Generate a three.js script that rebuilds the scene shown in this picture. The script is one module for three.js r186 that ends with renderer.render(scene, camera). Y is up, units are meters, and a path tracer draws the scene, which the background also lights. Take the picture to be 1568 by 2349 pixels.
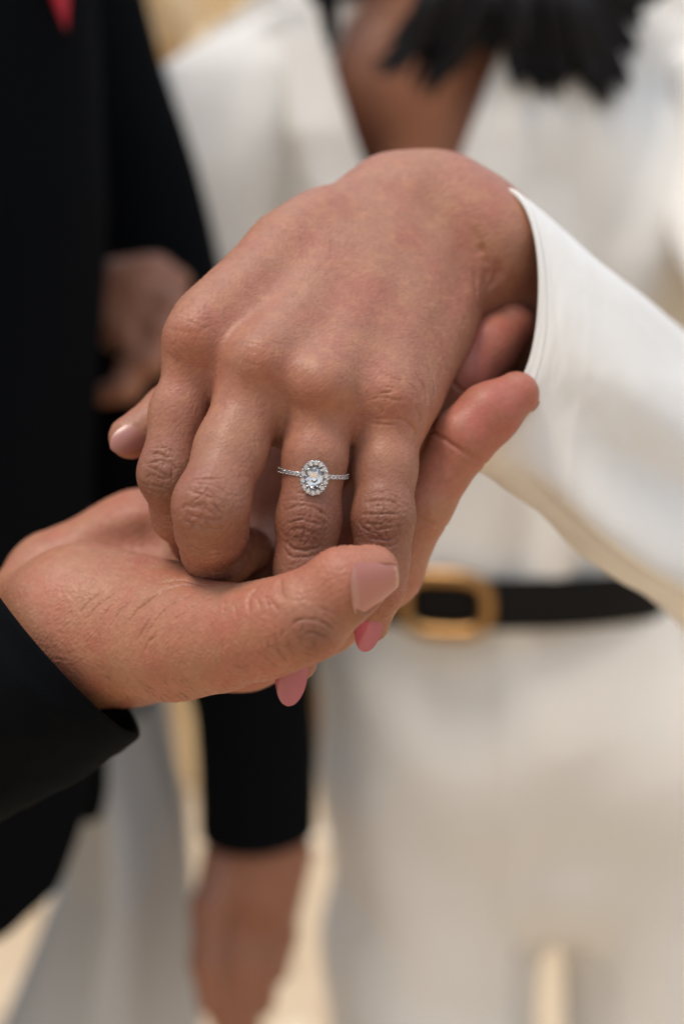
import * as THREE from 'three';
import { mergeGeometries } from 'three/addons/utils/BufferGeometryUtils.js';

// ---------------------------------------------------------------- camera, sky, sun, exposure
const scene = new THREE.Scene();
const EYE_Y = 1.22, PITCH = -10 * Math.PI / 180;
const camera = new THREE.PerspectiveCamera(39.6, 683 / 1024, 0.02, 400);
camera.position.set(0, EYE_Y, 0);
camera.rotation.set(PITCH, 0, 0);
camera.focus = 0.388;
camera.userData.fStop = 4.4;
camera.updateMatrixWorld(true);
scene.add(camera);

const renderer = new THREE.WebGLRenderer({ antialias: true });
renderer.toneMapping = THREE.LinearToneMapping;
renderer.toneMappingExposure = 1.72;
renderer.shadowMap.enabled = true;

{ // open shade under a pale, thinly clouded sky
  const w = 256, h = 128, data = new Float32Array(w * h * 4);
  for (let j = 0; j < h; j++) for (let i = 0; i < w; i++) {
    const el = ((j + 0.5) / h - 0.5) * Math.PI, s = Math.max(0, Math.sin(el));
    const cl = 0.06 * Math.sin(i / w * Math.PI * 6 + 1.3) * Math.sin(j * 0.35) * s;
    const k = 0.20 + 0.66 * Math.pow(s, 1.15) + cl;
    const o = (j * w + i) * 4;
    data[o] = k * (0.90 - 0.08 * s); data[o + 1] = k * (0.99 - 0.02 * s); data[o + 2] = k * (1.14 + 0.06 * s); data[o + 3] = 1;
  }
  const sky = new THREE.DataTexture(data, w, h, THREE.RGBAFormat, THREE.FloatType);
  sky.mapping = THREE.EquirectangularReflectionMapping; sky.magFilter = THREE.LinearFilter; sky.needsUpdate = true;
  scene.background = sky; scene.environment = sky;
}
const sun = new THREE.DirectionalLight(0xffefdc, 1.35);
sun.position.set(-1.3, 5.0, 0.3); sun.target.position.set(0, 1, -0.5);
sun.castShadow = true; sun.shadow.radius = 32;
sun.shadow.camera.left = -4; sun.shadow.camera.right = 4; sun.shadow.camera.top = 4; sun.shadow.camera.bottom = -4; sun.shadow.camera.far = 20;
sun.shadow.mapSize.set(2048, 2048);
scene.add(sun, sun.target);

// ---------------------------------------------------------------- small maths
const FPX = 1174.5 / Math.tan(camera.fov * Math.PI / 360);
function mulberry(a) { return () => { a |= 0; a = a + 0x6D2B79F5 | 0; let t = Math.imul(a ^ a >>> 15, 1 | a); t = t + Math.imul(t ^ t >>> 7, 61 | t) ^ t; return ((t ^ t >>> 14) >>> 0) / 4294967296; }; }
const clamp = (x, a, b) => x < a ? a : x > b ? b : x;
const lerp = (a, b, t) => a + (b - a) * t;
const sstep = (a, b, x) => { const t = clamp((x - a) / (b - a), 0, 1); return t * t * (3 - 2 * t); };
const hash = (x, y, z) => { let h = Math.imul(x, 374761393) + Math.imul(y, 668265263) + Math.imul(z, 2147483647 ^ 0x5bd1e995) | 0; h = Math.imul(h ^ h >>> 13, 1274126177); return ((h ^ h >>> 16) >>> 0) / 4294967296; };
function noise(x, y, z) {
  const xi = Math.floor(x), yi = Math.floor(y), zi = Math.floor(z); let fx = x - xi, fy = y - yi, fz = z - zi;
  fx = fx * fx * (3 - 2 * fx); fy = fy * fy * (3 - 2 * fy); fz = fz * fz * (3 - 2 * fz);
  const L = (a, b, t) => a + (b - a) * t;
  return L(L(L(hash(xi, yi, zi), hash(xi + 1, yi, zi), fx), L(hash(xi, yi + 1, zi), hash(xi + 1, yi + 1, zi), fx), fy),
    L(L(hash(xi, yi, zi + 1), hash(xi + 1, yi, zi + 1), fx), L(hash(xi, yi + 1, zi + 1), hash(xi + 1, yi + 1, zi + 1), fx), fy), fz) * 2 - 1;
}
const fbm = (x, y, z, o = 3) => { let s = 0, a = 0.5; for (let i = 0; i < o; i++) { s += a * noise(x, y, z); x *= 2.03; y *= 2.03; z *= 2.03; a *= 0.5; } return s; };
function worley(x, y, z) { // second nearest minus nearest: thin cell borders near zero
  const xi = Math.floor(x), yi = Math.floor(y), zi = Math.floor(z); let a = 9, b = 9;
  for (let i = -1; i < 2; i++) for (let j = -1; j < 2; j++) for (let k = -1; k < 2; k++) {
    const X = xi + i, Y = yi + j, Z = zi + k;
    const dx = X + hash(X, Y, Z) - x, dy = Y + hash(X + 71, Y, Z) - y, dz = Z + hash(X, Y + 37, Z) - z, d = dx * dx + dy * dy + dz * dz;
    if (d < a) { b = a; a = d; } else if (d < b) b = d;
  }
  return Math.sqrt(b) - Math.sqrt(a);
}
// A photo pixel (1568 x 2349 grid) at a depth in mm -> millimetres in axes parallel to the lens.
const Q = (px, py, d) => [(px - 784) * d / FPX, -(py - 1174.5) * d / FPX, -d];
const W = (px, py, d) => new THREE.Vector3(...Q(px, py, d)).multiplyScalar(0.001).applyMatrix4(camera.matrixWorld);
const V = (a) => new THREE.Vector3(a[0], a[1], a[2]);
const sub = (a, b) => [a[0] - b[0], a[1] - b[1], a[2] - b[2]];
const dot = (a, b) => a[0] * b[0] + a[1] * b[1] + a[2] * b[2];
const cross = (a, b) => [a[1] * b[2] - a[2] * b[1], a[2] * b[0] - a[0] * b[2], a[0] * b[1] - a[1] * b[0]];
const norm = (a) => { const l = Math.hypot(...a) || 1; return [a[0] / l, a[1] / l, a[2] / l]; };
const mad = (a, b, s) => [a[0] + b[0] * s, a[1] + b[1] * s, a[2] + b[2] * s];

// ---------------------------------------------------------------- distance fields and their meshes (millimetres)
// joint: [px, py, depth, radius in px]
const J = (j) => ({ p: Q(j[0], j[1], j[2]), r: j[3] * j[2] / FPX });
function bone(a, b) { const A = a.p ? a : J(a), B = b.p ? b : J(b); const d = sub(B.p, A.p); return { a: A.p, d, l2: Math.max(dot(d, d), 1e-6), r0: A.r, r1: B.r }; }
const chain = (js) => js.slice(1).map((j, i) => bone(js[i], j));
const ball = (j) => bone(j, j);
function prim(q, x, y, z) {
  const px = x - q.a[0], py = y - q.a[1], pz = z - q.a[2];
  let h = (px * q.d[0] + py * q.d[1] + pz * q.d[2]) / q.l2; h = h < 0 ? 0 : h > 1 ? 1 : h;
  const ex = px - q.d[0] * h, ey = py - q.d[1] * h, ez = pz - q.d[2] * h;
  return Math.sqrt(ex * ex + ey * ey + ez * ez) - (q.r0 + (q.r1 - q.r0) * h);
}
function smin(a, b, k) { const h = k - Math.abs(a - b); return (a < b ? a : b) - (h > 0 ? h * h / (4 * k) : 0); }
// field: { palm:[prims], k, fingers:[{prims,k,blend}], carve:[{q,k}] }
function evalField(F, x, y, z) {
  let P = 1e6; const pk = F.k;
  for (const q of F.palm) P = smin(P, prim(q, x, y, z), q.k || pk);
  let d = P;
  for (const f of F.fingers) {
    if (!f.prims.length) continue;
    let g = 1e6; for (const q of f.prims) g = smin(g, prim(q, x, y, z), q.k || f.k);
    d = smin(d, smin(P, g, f.blend), 0.6);
  }
  for (const c of F.carve) { const v = -prim(c.q, x, y, z); d = -smin(-d, -v, c.k); }
  return d;
}
function cull(F, x, y, z, R) {
  const near = (qs) => { let m = 1e9; const ds = qs.map((q) => { const v = prim(q, x, y, z); if (v < m) m = v; return v; }); return [qs, ds, m]; };
  const P = near(F.palm), fs = F.fingers.map((f) => near(f.prims));
  let m = P[2]; for (const f of fs) m = Math.min(m, f[2]);
  const keep = ([qs, ds]) => qs.filter((_, i) => ds[i] < m + R);
  return { palm: keep(P), k: F.k, fingers: F.fingers.map((f, i) => ({ prims: keep(fs[i]), k: f.k, blend: f.blend })), carve: F.carve.filter((c) => prim(c.q, x, y, z) < R) };
}
function meshField(F, cell) {
  const lo = [1e9, 1e9, 1e9], hi = [-1e9, -1e9, -1e9];
  const all = [...F.palm, ...F.fingers.flatMap((f) => f.prims)];
  for (const q of all) for (let i = 0; i < 3; i++) for (const [v, r] of [[q.a[i], q.r0], [q.a[i] + q.d[i], q.r1]]) { lo[i] = Math.min(lo[i], v - r); hi[i] = Math.max(hi[i], v + r); }
  const pad = 4 + 3 * cell, B = 8, n = lo.map((v, i) => Math.ceil((hi[i] - v + 2 * pad) / cell / B) * B + 1);
  const o = lo.map((v) => v - pad), [nx, ny, nz] = n, sy = nx, sz = nx * ny, G = new Float32Array(nx * ny * nz).fill(1);
  const half = B * cell / 2, R = half * 1.7321;
  for (let bz = 0; bz < nz - 1; bz += B) for (let by = 0; by < ny - 1; by += B) for (let bx = 0; bx < nx - 1; bx += B) {
    const cx = o[0] + bx * cell + half, cy = o[1] + by * cell + half, cz = o[2] + bz * cell + half;
    const f = cull(F, cx, cy, cz, 2 * R + 22), d = evalField(f, cx, cy, cz);
    const far = Math.abs(d) > R * 1.35 + 1.2;
    for (let k = 0; k <= B; k++) for (let j = 0; j <= B; j++) { let at = (bz + k) * sz + (by + j) * sy + bx; for (let i = 0; i <= B; i++, at++) {
      if (far) { if (G[at] === 1) G[at] = d < 0 ? -2 : 2; } else G[at] = evalField(f, o[0] + (bx + i) * cell, o[1] + (by + j) * cell, o[2] + (bz + k) * cell);
    } }
  }
  const id = new Int32Array(nx * ny * nz).fill(-1), pos = [];
  const off = []; for (let c = 0; c < 8; c++) off.push((c & 1) + (c >> 1 & 1) * sy + (c >> 2 & 1) * sz);
  const edges = [[0, 1], [2, 3], [4, 5], [6, 7], [0, 2], [1, 3], [4, 6], [5, 7], [0, 4], [1, 5], [2, 6], [3, 7]];
  for (let k = 0; k < nz - 1; k++) for (let j = 0; j < ny - 1; j++) for (let i = 0; i < nx - 1; i++) {
    const at = k * sz + j * sy + i; let m = 0; for (let c = 0; c < 8; c++) if (G[at + off[c]] < 0) m |= 1 << c;
    if (m === 0 || m === 255) continue;
    let x = 0, y = 0, z = 0, s = 0;
    for (const [a, b] of edges) if ((m >> a & 1) !== (m >> b & 1)) { const va = G[at + off[a]], vb = G[at + off[b]], t = va / (va - vb); x += lerp(a & 1, b & 1, t); y += lerp(a >> 1 & 1, b >> 1 & 1, t); z += lerp(a >> 2, b >> 2, t); s++; }
    id[at] = pos.length / 3; pos.push(o[0] + (i + x / s) * cell, o[1] + (j + y / s) * cell, o[2] + (k + z / s) * cell);
  }
  const idx = [], quad = (a, b, c, d, flip) => { if (a < 0 || b < 0 || c < 0 || d < 0) return; flip ? idx.push(a, c, b, a, d, c) : idx.push(a, b, c, a, c, d); };
  for (let k = 1; k < nz - 1; k++) for (let j = 1; j < ny - 1; j++) for (let i = 1; i < nx - 1; i++) {
    const at = k * sz + j * sy + i, v = G[at] < 0;
    if (v !== (G[at + 1] < 0)) quad(id[at], id[at - sy], id[at - sy - sz], id[at - sz], v);
    if (v !== (G[at + sy] < 0)) quad(id[at], id[at - sz], id[at - sz - 1], id[at - 1], v);
    if (v !== (G[at + sz] < 0)) quad(id[at], id[at - 1], id[at - 1 - sy], id[at - sy], v);
  }
  for (let i = 0; i < idx.length; i += 3) { const t = idx[i + 1]; idx[i + 1] = idx[i + 2]; idx[i + 2] = t; }
  const geo = new THREE.BufferGeometry();
  geo.setAttribute('position', new THREE.BufferAttribute(new Float32Array(pos), 3)); geo.setIndex(idx); geo.computeVertexNormals();
  // first face's sense: normals must point out of the field
  const N = geo.attributes.normal, P = geo.attributes.position; let out = 0;
  for (let i = 0; i < P.count; i += 97) out += Math.sign(evalField(F, P.getX(i) + N.getX(i), P.getY(i) + N.getY(i), P.getZ(i) + N.getZ(i)) - evalField(F, P.getX(i) - N.getX(i), P.getY(i) - N.getY(i), P.getZ(i) - N.getZ(i)));
  if (out < 0) { const I = geo.index.array; for (let i = 0; i < I.length; i += 3) { const t = I[i + 1]; I[i + 1] = I[i + 2]; I[i + 2] = t; } geo.computeVertexNormals(); }
  return geo;
}
// relief(p, n) -> mm outwards; paint(p, n) -> [r, g, b]; ends in metres in the scene's axes, uv in metres on the three planes of the thing itself
function dress(geo, relief, paint) {
  const P = geo.attributes.position, N = geo.attributes.normal, C = new Float32Array(P.count * 3);
  const p = [0, 0, 0], n = [0, 0, 0], moved = new Float32Array(P.count);
  for (let i = 0; i < P.count; i++) {
    p[0] = P.getX(i); p[1] = P.getY(i); p[2] = P.getZ(i); n[0] = N.getX(i); n[1] = N.getY(i); n[2] = N.getZ(i);
    moved[i] = relief ? relief(p, n) : 0; C.set(paint(p, n), i * 3);
  }
  for (let i = 0; i < P.count; i++) P.setXYZ(i, P.getX(i) + N.getX(i) * moved[i], P.getY(i) + N.getY(i) * moved[i], P.getZ(i) + N.getZ(i) * moved[i]);
  geo.setAttribute('color', new THREE.BufferAttribute(C, 3));
  geo.scale(0.001, 0.001, 0.001); geo.applyMatrix4(camera.matrixWorld); geo.computeVertexNormals();
  boxUV(geo);
  return geo;
}
function boxUV(geo) {
  const P = geo.attributes.position, N = geo.attributes.normal, uv = new Float32Array(P.count * 2);
  for (let i = 0; i < P.count; i++) {
    const a = Math.abs(N.getX(i)), b = Math.abs(N.getY(i)), c = Math.abs(N.getZ(i)), x = P.getX(i), y = P.getY(i), z = P.getZ(i);
    if (a > b && a > c) { uv[2 * i] = z; uv[2 * i + 1] = y; } else if (b > c) { uv[2 * i] = x + 0.31; uv[2 * i + 1] = z; } else { uv[2 * i] = x; uv[2 * i + 1] = y + 0.17; }
  }
  geo.setAttribute('uv', new THREE.BufferAttribute(uv, 2));
}

// ---------------------------------------------------------------- textures and materials
function greyTexture(size, fn, repeat) {
  const d = new Uint8Array(size * size * 4);
  for (let j = 0; j < size; j++) for (let i = 0; i < size; i++) { const v = clamp(fn(i / size, j / size) * 255, 0, 255), o = (j * size + i) * 4; d[o] = d[o + 1] = d[o + 2] = v; d[o + 3] = 255; }
  const t = new THREE.DataTexture(d, size, size); t.wrapS = t.wrapT = THREE.RepeatWrapping; t.magFilter = THREE.LinearFilter; t.minFilter = THREE.LinearMipmapLinearFilter; t.generateMipmaps = true; t.repeat.set(repeat, repeat); t.needsUpdate = true; return t;
}
const twill = greyTexture(512, (u, v) => { const t = (u * 64 + v * 64) % 1; return 0.5 + 0.5 * Math.sin(t * 2 * Math.PI) * (0.8 + 0.2 * hash(Math.floor(u * 128), Math.floor(v * 128), 1)); }, 25);
const M = {
  skin: new THREE.MeshPhysicalMaterial({ name: 'skin', color: 0xffffff, vertexColors: true, roughness: 0.45, specularIntensity: 0.55 }),
  cream: new THREE.MeshPhysicalMaterial({ name: 'cream_crepe', color: new THREE.Color(0.85, 0.815, 0.75), roughness: 0.85, bumpMap: twill, bumpScale: 0.00016, sheen: 0.3, sheenRoughness: 0.6, sheenColor: new THREE.Color(1, 1, 1), side: THREE.DoubleSide }),
  suit: new THREE.MeshPhysicalMaterial({ name: 'black_wool', color: new THREE.Color(0.0028, 0.0033, 0.0042), roughness: 0.95, specularIntensity: 0.12, bumpMap: twill, bumpScale: 0.00008, side: THREE.DoubleSide }),
  pale: new THREE.MeshStandardMaterial({ name: 'pale_grey_cotton', color: new THREE.Color(0.5, 0.5, 0.49), roughness: 0.9, side: THREE.DoubleSide }),
};

// ---------------------------------------------------------------- things
const taken = {};
function thing(name, label, category, [x, y, z], group) { const o = new THREE.Group(); const k = taken[name] = (taken[name] ?? -1) + 1; o.name = k ? `${name}_${String(k).padStart(3, '0')}` : name; o.position.set(x, y, z); o.userData = { label, category }; if (group) o.userData.group = group; scene.add(o); return o; }
function part(name, geo, mat, parent, label) { // geo in scene axes
  const m = new THREE.Mesh(geo, mat); m.name = name; m.castShadow = m.receiveShadow = true;
  let at = new THREE.Vector3(); for (let o = parent; o && o !== scene; o = o.parent) at.add(o.position); m.position.copy(at).negate();
  if (label) m.userData.label = label; parent.add(m); return m;
}

// ---------------------------------------------------------------- skin relief
function knuckle(c, prox, dist, dorsal, r, seed, size = 1, depth = 1) { // wrinkle pad on the back of a finger joint
  const t = norm(sub(dist, prox)), n = norm(mad(dorsal, t, -dot(dorsal, t))), s = cross(t, n), rnd = mulberry(seed), lines = [];
  for (const v of [-7.2, -4.6, -2.4, -0.4, 1.6, 3.8, 6.2]) lines.push({ v: v * size + (rnd() - 0.5) * 0.9, u: (rnd() - 0.5) * 2, c: (v < -0.5 ? 1 : -1) * (0.035 + 0.02 * rnd()) / size * (Math.abs(v) > 2 ? 1 : 0.4), w: (4 + 4.0 * rnd()) * size, d: (0.34 + 0.3 * rnd()) * depth, ph: rnd() * 9, k: 0 });
  for (let i = 0; i < 18; i++) lines.push({ v: (rnd() - 0.5) * 9 * size, u: (rnd() - 0.5) * 11 * size, c: (rnd() - 0.5) * 0.06, w: (1.6 + 2.6 * rnd()) * size, d: (0.16 + 0.22 * rnd()) * depth, ph: rnd() * 9, k: Math.PI / 2 + (rnd() - 0.5) * 1.3 });
  return { c, t, n, s, r, lines, R2: (r * 1.6 + 5) ** 2, size };
}
function knuckleRelief(K, p) {
  const q = sub(p, K.c); if (dot(q, q) > K.R2) return 0;
  const w = dot(q, K.n); if (w < 0) return 0;
  const u = dot(q, K.s), v = dot(q, K.t); let h = 0;
  for (const l of K.lines) {
    let a = u - l.u, b = v - l.v; if (l.k) { const cs = Math.cos(l.k), sn = Math.sin(l.k), t = a * cs + b * sn; b = -a * sn + b * cs; a = t; }
    const e = b - l.c * a * a - 0.45 * noise(a * 0.5 + l.ph, l.ph, v * 0.1);
    h -= l.d * Math.exp(-e * e / 0.11) * Math.exp(-((a / l.w) ** 4)) * sstep(0, 0.4 * K.r, w);
  }
  // slight swelling of the skin between the lines
  return h + 0.12 * fbm(u * 0.7, v * 0.7, K.c[0], 2) * Math.exp(-(u * u + v * v) / (60 * K.size));
}
const near = (p, c, s) => Math.exp(-((p[0] - c[0]) ** 2 + (p[1] - c[1]) ** 2 + (p[2] - c[2]) ** 2) / (2 * s * s));
const tint = (c, m, k) => [lerp(c[0], m[0], k), lerp(c[1], m[1], k), lerp(c[2], m[2], k)];
// Skin creases: polylines read off the photograph, laid on the surface of the field, pressed in as grooves
const span = (ox, oy, w) => (pts) => pts.map(([x, y]) => [(ox + x * w / 1568) * 0.6125, (oy + y * w / 1568) * 0.6125]);
function onSurface(F, px, py) { let d = 330; for (; d < 540; d += 1.5) if (evalField(F, ...Q(px, py, d)) < 0) break; if (d >= 540) return null; let a = d - 1.5, b = d; for (let i = 0; i < 9; i++) { const m = (a + b) / 2; if (evalField(F, ...Q(px, py, m)) < 0) b = m; else a = m; } return Q(px, py, b); }
class Creases {
  constructor(F) { this.F = F; this.cells = new Map(); this.n = 0; }
  add(lines, width, depth) { for (const l of lines) this.line(l, width, depth); return this; }
  line(l, width, depth) {
    const c = new THREE.CatmullRomCurve3(l.map((p) => new THREE.Vector3(p[0], p[1], 0)), false, 'centripetal'), L = c.getLength(), n = Math.max(4, Math.ceil(L / 2.6)); let last = null;
    for (let i = 0; i <= n; i++) {
      const t = i / n, p = c.getPoint(t), j = 0.9 * noise(p.x * 0.12, p.y * 0.12, this.n * 3.7), q = onSurface(this.F, p.x + j, p.y + j * 0.6); if (!q) { last = null; continue; }
      if (last && Math.hypot(...sub(q, last)) > 4) { last = q; continue; } last = q;
      const d = depth * Math.min(1, 0.25 + 4 * t * (1 - t) * 1.3) * (0.85 + 0.3 * noise(p.x * 0.07, p.y * 0.07, this.n)), w = width * (0.85 + 0.3 * noise(p.x * 0.05, this.n, p.y * 0.05));
      const k = `${Math.floor(q[0] / 2.5)},${Math.floor(q[1] / 2.5)},${Math.floor(q[2] / 2.5)}`; if (!this.cells.has(k)) this.cells.set(k, []); this.cells.get(k).push(q[0], q[1], q[2], w * w, d);
    } this.n++;
  }
  at(p) {
    let h = 0; const x = Math.floor(p[0] / 2.5), y = Math.floor(p[1] / 2.5), z = Math.floor(p[2] / 2.5);
    for (let i = -1; i < 2; i++) for (let j = -1; j < 2; j++) for (let k = -1; k < 2; k++) { const a = this.cells.get(`${x + i},${y + j},${z + k}`); if (!a) continue; for (let n = 0; n < a.length; n += 5) { const e = ((p[0] - a[n]) ** 2 + (p[1] - a[n + 1]) ** 2 + (p[2] - a[n + 2]) ** 2) / a[n + 3]; if (e < 7) { const v = -a[n + 4] * Math.exp(-e); if (v < h) h = v; } } }
    return h;
  }
}
function band(pts, width) { const bs = chain(pts.map((q) => ({ p: Q(...q), r: 0 }))); return (p) => { let m = 1e9; for (const b of bs) m = Math.min(m, prim(b, ...p)); return Math.exp(-(m * m) / (width * width)); }; }
// a line cut into the surface where a plane crosses the limb near a point
function ringCrease(c, axis, reach, width, depth, bow = 0) { const t = norm(axis); return (p) => { const q = sub(p, c), l2 = dot(q, q); if (l2 > reach * reach) return 0; const v = dot(q, t), e = v + 0.35 * noise(p[0] * 0.35, p[1] * 0.35, p[2] * 0.35 + bow); return -depth * Math.exp(-(e * e) / (width * width)) * sstep(reach, reach * 0.6, Math.sqrt(l2)); }; }

// ---------------------------------------------------------------- the woman's left hand
function womanHand(cell) {
  const A = [[456, 800, 403, 64], [410, 945, 400, 62], [386, 1088, 396, 65], [412, 1180, 408, 60], [452, 1238, 424, 56], [520, 1262, 446, 46]];
  const Bf = [[602, 848, 399, 84], [530, 1030, 389, 79], [483, 1160, 379, 83], [486, 1215, 386, 78], [494, 1258, 399, 74], [520, 1268, 420, 66], [570, 1262, 440, 54]];
  const C = [[738, 905, 398, 78], [722, 1050, 391, 70], [707, 1195, 389, 70], [698, 1300, 390, 64], [690, 1395, 391, 64], [678, 1515, 393, 50]];
  const D = [[894, 945, 403, 76], [883, 1070, 396, 69], [878, 1190, 390, 68], [876, 1280, 391, 58], [870, 1345, 392, 55], [849, 1432, 395, 43]];
  const T = [[620, 800, 440, 80], [500, 880, 432, 74], [400, 945, 424, 64], [300, 1003, 418, 50]];
  const palm = [
    ...chain([A[0], [665, 580, 425.6, 72], [880, 445, 448.0, 84]]), ...chain([Bf[0], [740, 645, 424.0, 74], [910, 485, 444.8, 94]]),
    ...chain([C[0], [840, 695, 424.0, 74], [960, 525, 446.4, 94]]), ...chain([D[0], [972, 745, 428.8, 76], [1040, 572, 448.0, 90]]),
    ...chain([[930, 900, 412.8, 76], [1015, 700, 435.2, 84]]),
    bone([525, 760, 403.2, 58], [770, 545, 433.6, 62]), bone([670, 800, 398.0, 58], [870, 560, 432.0, 66]), bone([815, 850, 400.0, 58], [945, 600, 432.0, 66]), bone([470, 735, 404.0, 62], [720, 520, 432.0, 62]),
    bone([640, 800, 417.6, 66], [900, 560, 456.0, 96]), bone([560, 800, 420.0, 66], [850, 520, 456.0, 86]),
    bone([570, 900, 428, 80], [880, 950, 430, 88]), bone([560, 860, 446, 92], [770, 650, 462, 110]), bone([610, 925, 452, 84], [860, 930, 452, 84]), bone([520, 850, 432, 76], [700, 700, 445, 90]),
    bone([605, 860, 401.6, 72], [655, 955, 403.2, 52]), bone([740, 900, 400.0, 68], [660, 955, 403.2, 50]), bone([745, 905, 400.0, 68], [806, 930, 403.2, 50]), bone([890, 930, 404.0, 66], [808, 928, 403.2, 48]), bone([470, 815, 404, 54], [522, 862, 406, 44]), bone([600, 850, 401.6, 66], [530, 860, 406.4, 46]),
    ...chain([[1000, 497, 452.8, 150], [1090, 585, 452.8, 150], [1250, 735, 473.6, 178]]), ball([1085, 500, 441.6, 84]), ball([1150, 560, 438.4, 84]),
  ];
  const F = { palm, k: 10, carve: [], fingers: [
    { prims: chain(A), k: 4, blend: 5 }, { prims: chain(Bf), k: 4, blend: 6 }, { prims: chain(C), k: 4, blend: 6 }, { prims: chain(D), k: 4, blend: 6 }, { prims: chain(T), k: 4, blend: 10 }] };
  // knuckle heads and the tendons that run to them
  for (const j of [[448, 784, 398, 38], [594, 832, 389.0, 46], [736, 886, 388.0, 48], [888, 920, 396.0, 36]]) palm.push({ ...ball(j), k: 8.5 });
  palm.push({ ...bone([445, 765, 394.0, 16], [760, 505, 432.0, 12]), k: 12 }, { ...bone([598, 822, 388.0, 17], [860, 480, 436.8, 12]), k: 12 }, { ...bone([737, 876, 388.0, 17], [930, 490, 436.8, 12]), k: 12 }, { ...bone([887, 910, 395.0, 13], [1000, 530, 436.8, 12]), k: 12 });
  const geo = meshField(F, cell);
  const up = [0, 0.35, 0.94];
  const K = [knuckle(Q(...A[2]), Q(...A[1]), Q(...A[3]), [-0.25, 0.1, 0.96], 8, 11, 1, 0.25), knuckle(Q(...Bf[2]), Q(...Bf[1]), Q(...Bf[3]), [-0.05, -0.1, 1], 9.4, 23, 1.1, 0.22), knuckle(Q(706, 1208, 387), Q(...C[1]), Q(...C[3]), [0, 0.1, 1], 8.3, 37, 1.05, 0.3), knuckle(Q(878, 1195, 390), Q(...D[1]), Q(...D[3]), [0.05, 0.1, 1], 8.2, 41, 1, 0.3),
    knuckle(Q(...C[4]), Q(...C[3]), Q(...C[5]), up, 7, 51, 0.6, 0.5), knuckle(Q(440, 775, 398), Q(620, 600, 425), Q(400, 950, 398), up, 9, 61, 1.1, 0.22), knuckle(Q(594, 832, 392), Q(700, 650, 420), Q(530, 1030, 389), up, 9, 62, 1.1, 0.15)];
  const cr = new Creases(F);
  const c1 = span(500, 1600, 500), c2 = span(1000, 1800, 600), c5 = span(1250, 1200, 500), c6 = span(1600, 700, 500);
  cr.add([[[150, 450], [240, 490], [320, 530], [440, 605]], [[180, 345], [270, 300], [370, 345], [450, 420], [570, 580]], [[570, 915], [700, 920], [820, 920]], [[540, 950], [620, 940], [740, 950], [860, 975], [985, 1035]], [[810, 1050], [860, 1120], [890, 1180]], [[660, 745], [760, 775], [860, 805], [980, 845]]].map(c1), 0.38, 0.55);
  cr.add([[[210, 350], [300, 340], [440, 352]], [[230, 245], [330, 240], [420, 260], [500, 340]], [[140, 430], [240, 405], [340, 390], [450, 440], [560, 560]], [[200, 680], [280, 690], [370, 720], [500, 750]], [[140, 600], [200, 560], [270, 590], [400, 610]], [[120, 660], [180, 740], [300, 780]],
    [[600, 670], [700, 620], [790, 605], [880, 600], [1050, 605]], [[680, 660], [860, 665], [980, 700], [1080, 770], [1140, 830]], [[640, 750], [780, 730], [900, 760], [1020, 860]], [[700, 870], [790, 810], [880, 730]], [[800, 850], [850, 950], [880, 980]], [[930, 880], [980, 950], [1060, 1040]], [[560, 1090], [640, 1110], [740, 1140], [830, 1185], [900, 1185], [990, 1205]], [[700, 1120], [680, 1180], [630, 1230]], [[800, 1070], [930, 1090], [1060, 1080]], [[630, 1030], [700, 1050], [790, 1070]]].map(c1), 0.36, 0.46);
  cr.add([[[355, 390], [355, 480]], [[265, 540], [258, 650]], [[360, 600], [362, 690]], [[460, 490], [455, 640]], [[320, 170], [310, 260]], [[400, 200], [395, 300]], [[640, 960], [630, 1020], [610, 1070]], [[800, 1020], [780, 1110], [765, 1150]], [[820, 1170], [795, 1260]], [[1020, 1160], [1060, 1200]], [[690, 880], [700, 960]], [[560, 1380], [800, 1440], [1050, 1445]], [[600, 1450], [850, 1510], [1060, 1500]], [[700, 1640], [900, 1710], [1080, 1700]], [[250, 1000], [350, 1030], [450, 1040]], [[270, 1120], [380, 1160], [480, 1160]]].map(c1), 0.34, 0.34);
  cr.add([[[170, 300], [250, 255], [350, 240], [450, 255], [540, 310], [610, 380]], [[190, 425], [270, 395], [350, 380], [420, 405], [530, 425]], [[200, 500], [290, 465], [360, 470], [430, 510], [510, 530]], [[190, 520], [200, 620], [260, 665], [380, 680], [500, 650], [560, 600]], [[905, 340], [980, 330], [1080, 330], [1160, 320], [1300, 325]], [[950, 430], [1020, 420], [1100, 430], [1160, 410], [1250, 420]], [[1000, 570], [1080, 575], [1170, 585], [1250, 540], [1290, 450]]].map(c2), 0.38, 0.58);
  cr.add([[[225, 545], [300, 560], [360, 560], [420, 580]], [[200, 190], [330, 195], [440, 210], [560, 240]], [[180, 700], [260, 745], [400, 745], [520, 720]], [[150, 640], [200, 720], [300, 770]], [[300, 120], [450, 130], [560, 200]], [[560, 400], [570, 500], [545, 600]], [[930, 220], [1010, 200], [1120, 195], [1250, 215], [1340, 310]], [[1000, 130], [1120, 118], [1240, 140], [1330, 220]], [[1010, 440], [1060, 480], [1140, 480], [1240, 450]], [[880, 380], [930, 460], [1000, 500]], [[1290, 420], [1300, 560]], [[1100, 630], [1200, 640], [1290, 600]]].map(c2), 0.36, 0.46);
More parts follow.
